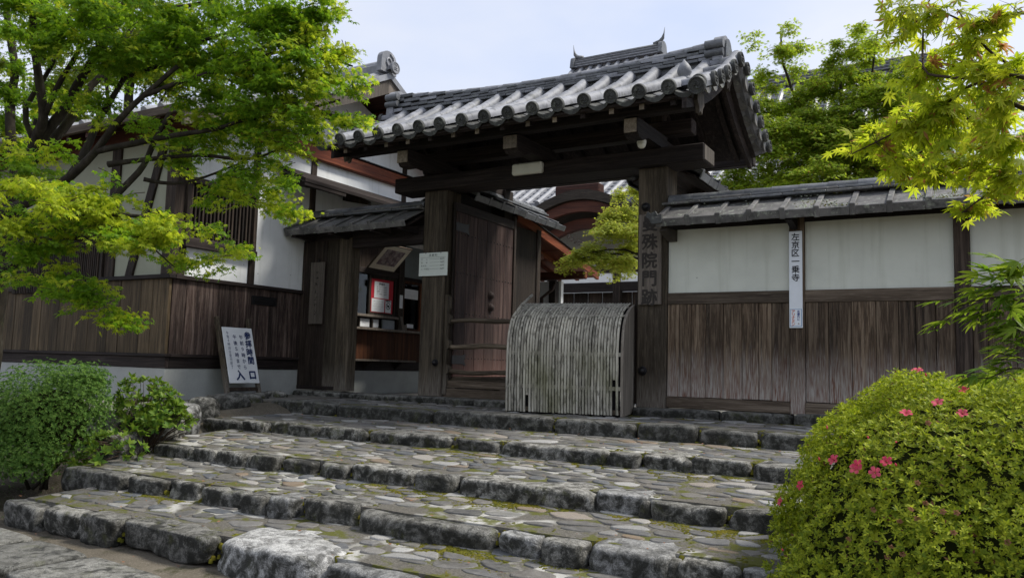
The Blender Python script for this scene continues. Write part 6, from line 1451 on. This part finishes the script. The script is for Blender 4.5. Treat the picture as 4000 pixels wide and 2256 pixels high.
# ------------------------------------------------------------------ clipped azalea
def dome(c, rad, p, lump, seed, n, zmin=-.3):
    """points and normals over a lumpy superellipsoid dome"""
    P, N = [], []
    rg = np.random.default_rng(seed)
    while len(P) < n:
        v = rg.normal(0, 1, 3); v /= np.linalg.norm(v)
        if v[2] < zmin: continue
        s = (np.abs(v) ** p).sum() ** (-1 / p); q = v * s; nrm = np.sign(q) * np.abs(q) ** (p - 1) / np.array(rad); nrm /= np.linalg.norm(nrm)
        w = Vector(q * np.array(rad)) * 2.6 + Vector((seed, 0, 0)); h = lump * (noise.noise(w) + .45 * noise.noise(w * 2.4) + .38 * noise.noise(w * 5.5)); P.append(np.array(c) + q * np.array(rad) + nrm * h); N.append(nrm)
    return np.array(P), np.array(N)
def shoots(P, N, per, size, kind, rg, tilt=.9, inset=.05):
    PP, DD, NN, SS = [], [], [], []
    for p, n in zip(P, N):
        p = p - n * abs(rg.normal(0, inset)); ax = n * 1.0 + rg.normal(0, .35, 3) + np.array([0, 0, .45]); ax /= np.linalg.norm(ax)
        a = np.cross(ax, [1, .3, 0]); a /= np.linalg.norm(a); b_ = np.cross(ax, a); ph = rg.random() * 6.3; sz = size * rg.uniform(.7, 1.25)
        for k in range(per):
            an = ph + k * 2 * pi / per + rg.normal(0, .25); d = (a * cos(an) + b_ * sin(an)) * tilt + ax * rg.uniform(.25, .95); PP.append(p); DD.append(d); NN.append(ax * 1.0 - (a * cos(an) + b_ * sin(an)) * .6); SS.append(sz * rg.uniform(.8, 1.15))
    return PP, DD, NN, SS
az = thing('azalea_shrub', 'large clipped azalea mound with a few pink flowers beside the steps', 'shrub', (-.02, -4.2, -.85)); ZI = inv(az)
AC, AR = (-.02, -4.2, -.85), (.965, 1.31, 1.33); rgz = np.random.default_rng(4)
Pz, Nz = dome(AC, AR, 2.5, .13, 3, 27000, -.05)
keep = [(abs(noise.noise(Vector(p) * 5.3)) < .42 or rgz.random() < .45) for p in Pz]
P1, N1 = Pz[keep], Nz[keep]
tag(scatter('foliage', 'blade', *shoots(P1, N1, 6, .023, 'oval', rgz), LEAF_AZ, az, ZI), kind='stuff')
Pi, Ni = dome(tuple(AC), tuple(a * .93 for a in AR), 2.5, .12, 3, 6500, -.05); tag(scatter('inner_foliage', 'blade', *shoots(Pi, Ni, 6, .034, 'oval', rgz, .9, .03), LEAF_AZ, az, ZI), kind='stuff')
def blob(c, rad, p, seed, lump, n=14):
    g_ = rock((2 * rad[0], 2 * rad[1], 2 * rad[2]), seed, n, p, lump, 1.2); return G().add([(v[0] + c[0], v[1] + c[1], max(v[2] + c[2], c[2] - .15)) for v in g_.v], g_.f)
CORE = flat('twiggy_shade', (.020, .024, .008), .95, .05)  # near-black tone painted for the shade inside the shrubs
obj('shade_core', blob(AC, tuple(a * .90 for a in AR), 2.5, 6, .05), CORE, az, True, ZI)  # added solid core, closes the view through the leaves
FL = G()
for k in range(5):
    a = 2 * pi * k / 5; d = Vector((cos(a), sin(a), 0)); n = Vector((-sin(a), cos(a), 0)); z = Vector((0, 0, 1))
    rows = []
    for u, w, h in ((.1, .05, .0), (.45, .30, .32), (.8, .36, .44), (1.0, .16, .36)): rows.append([d * u - n * w + z * (h + .05), d * u + z * h, d * u + n * w + z * (h + .05)])
    FL.sheet(rows)
for k in range(5): FL.tube([(0, 0, 0), (.1 * cos(k), .1 * sin(k), .4), (.16 * cos(k), .16 * sin(k), .75)], .014, 3, False)
FLM = mesh('flower', FL, PETAL, True, False); BUD = mesh('bud', G().lathe([(.06, 0), (.2, .3), (.24, .6), (.12, 1.0), (.01, 1.25)], 7), PETAL, True); FAD = mesh('faded_flower', FL, PETAL_OLD, True, False)
for x, y, z, k in FLOWERS:
    q = Vector(((x - AC[0]) / AR[0], (y - AC[1]) / AR[1], (z - AC[2]) / AR[2])); n = Vector([math.copysign(abs(q[i]) ** 1.5, q[i]) / AR[i] for i in range(3)]).normalized()
    ax = (n + Vector((0, -.5, .25)) + Vector(RNG.normal(0, .2, 3))).normalized(); rt = ax.to_track_quat('Z', 'Y').to_matrix().to_4x4()
    w = Vector((x - AC[0], y - AC[1], z - AC[2])) * 2.6 + Vector((3, 0, 0)); p = Vector((x, y, z)) + n * (.13 * (noise.noise(w) + .45 * noise.noise(w * 2.4) + .38 * noise.noise(w * 5.5)) + (.004 if k == 3 else .022))
    if k == 1: link('flower', FLM, az, ZI @ T(*p) @ rt @ RZ(R(0, 6)) @ Matrix.Scale(R(.022, .029), 4))
    elif k == 2: link('bud', BUD, az, ZI @ T(*p) @ rt @ RX(R(-.6, .6)) @ Matrix.Scale(.018, 4))
    else: link('faded_flower', FAD, az, ZI @ T(*p) @ rt @ RX(R(.5, 1.2)) @ Matrix.Diagonal((.013, .013, .026, 1)))

# ------------------------------------------------------------------ shrubs at the left of the steps
bx = thing('box_shrub', 'rounded small-leaved green shrub at the left edge below the building', 'shrub', (-7.75, -4.55, -.7)); XI = inv(bx); rgb = np.random.default_rng(8); PP = []; NN = []
for c, rd, n in (((-7.80, -4.55, -.20), (.62, .60, .58), 3300), ((-7.55, -4.45, -.02), (.34, .34, .36), 1200), ((-8.25, -4.75, -.25), (.55, .55, .50), 2200), ((-7.45, -4.85, -.50), (.28, .28, .24), 600), ((-7.95, -4.2, .12), (.34, .34, .26), 900), ((-7.62, -4.85, -.15), (.34, .30, .34), 900), ((-8.1, -5.0, -.3), (.36, .3, .34), 800), ((-7.55, -4.3, .20), (.20, .2, .18), 350), ((-7.55, -4.95, -.55), (.36, .3, .26), 900), ((-8.1, -5.15, -.6), (.45, .3, .26), 900)):
    p, n_ = dome(c, rd, 2.2, .06, int(abs(c[0] * 100)), n, -.75); PP.append(p); NN.append(n_)
tag(scatter('foliage', 'blade', *shoots(np.concatenate(PP), np.concatenate(NN), 6, .025, 'oval', rgb, 1.0, .10), LEAF_BX, bx, XI), kind='stuff')
g_ = blob((-7.8, -4.55, -.25), (.36, .34, .34), 2.2, 5, .12, 8); obj('shade_core', g_, CORE, bx, True, XI)  # added dark core, shade painted into the middle of the shrub
for k in range(5): g_ = G(); limb(g_, [(-7.75 + R(-.1, .1), -4.6 + R(-.1, .1), -.85), (-7.7 + R(-.3, .3), -4.6 + R(-.2, .2), -.5), (-7.7 + R(-.4, .4), -4.6 + R(-.3, .3), -.2)], .018, .008, 6); obj('stem', g_, BARK, bx, True, XI, fix=False)
gs = thing('glossy_shrub', 'small shrub with larger glossy bright green leaves beside the rubble edging', 'shrub', (-7.35, -3.75, -.5)); YI = inv(gs); PP = []; NN = []
for c, rd, n in (((-7.42, -3.72, -.10), (.42, .30, .30), 190), ((-7.10, -3.80, -.20), (.26, .26, .22), 90), ((-7.10, -4.25, -.45), (.22, .24, .20), 45), ((-7.30, -4.55, -.55), (.18, .2, .16), 30)):
    p, n_ = dome(c, rd, 2.0, .10, int(abs(c[1] * 100)), n, -.5); PP.append(p); NN.append(n_)
Pg, Ng = np.concatenate(PP), np.concatenate(NN); tag(scatter('foliage', 'oval', *shoots(Pg, Ng, 7, .070, 'oval', rgb, .8, .05), LEAF_SH, gs, YI), kind='stuff')
g_ = G()
for p in Pg[::2]: g_.tube([(-7.3, -3.85, -.65), tuple((p + np.array([-7.3, -3.85, -.5])) / 2), tuple(p)], [.008, .005, .002], 4, False)
obj('stems', g_, TWIG, gs, True, YI, fix=False)
# low ground cover on the left bank
gc = G(); rg = random.Random(77); PP, DD, NN, SS = [], [], [], []
for _ in range(2600):
    x, y = rg.uniform(-10.5, -7.0), rg.uniform(-5.9, -3.9)
    if x > -7.0 - .3 * (y + 4) and y > -5.3: continue
    if noise.noise(Vector((x * 1.5, y * 1.5, 2))) < -.05: continue
    z = ground_z(x, y); PP.append((x, y, z)); a = rg.uniform(0, 6.3); DD.append((cos(a), sin(a), rg.uniform(.1, .8))); NN.append((0, 0, 1)); SS.append(rg.uniform(.015, .035))
tag(scatter('ground_cover', 'oval', PP, DD, NN, SS, LEAF_BX, None), 'low mossy ground cover on the shaded left bank', 'plants', kind='stuff')
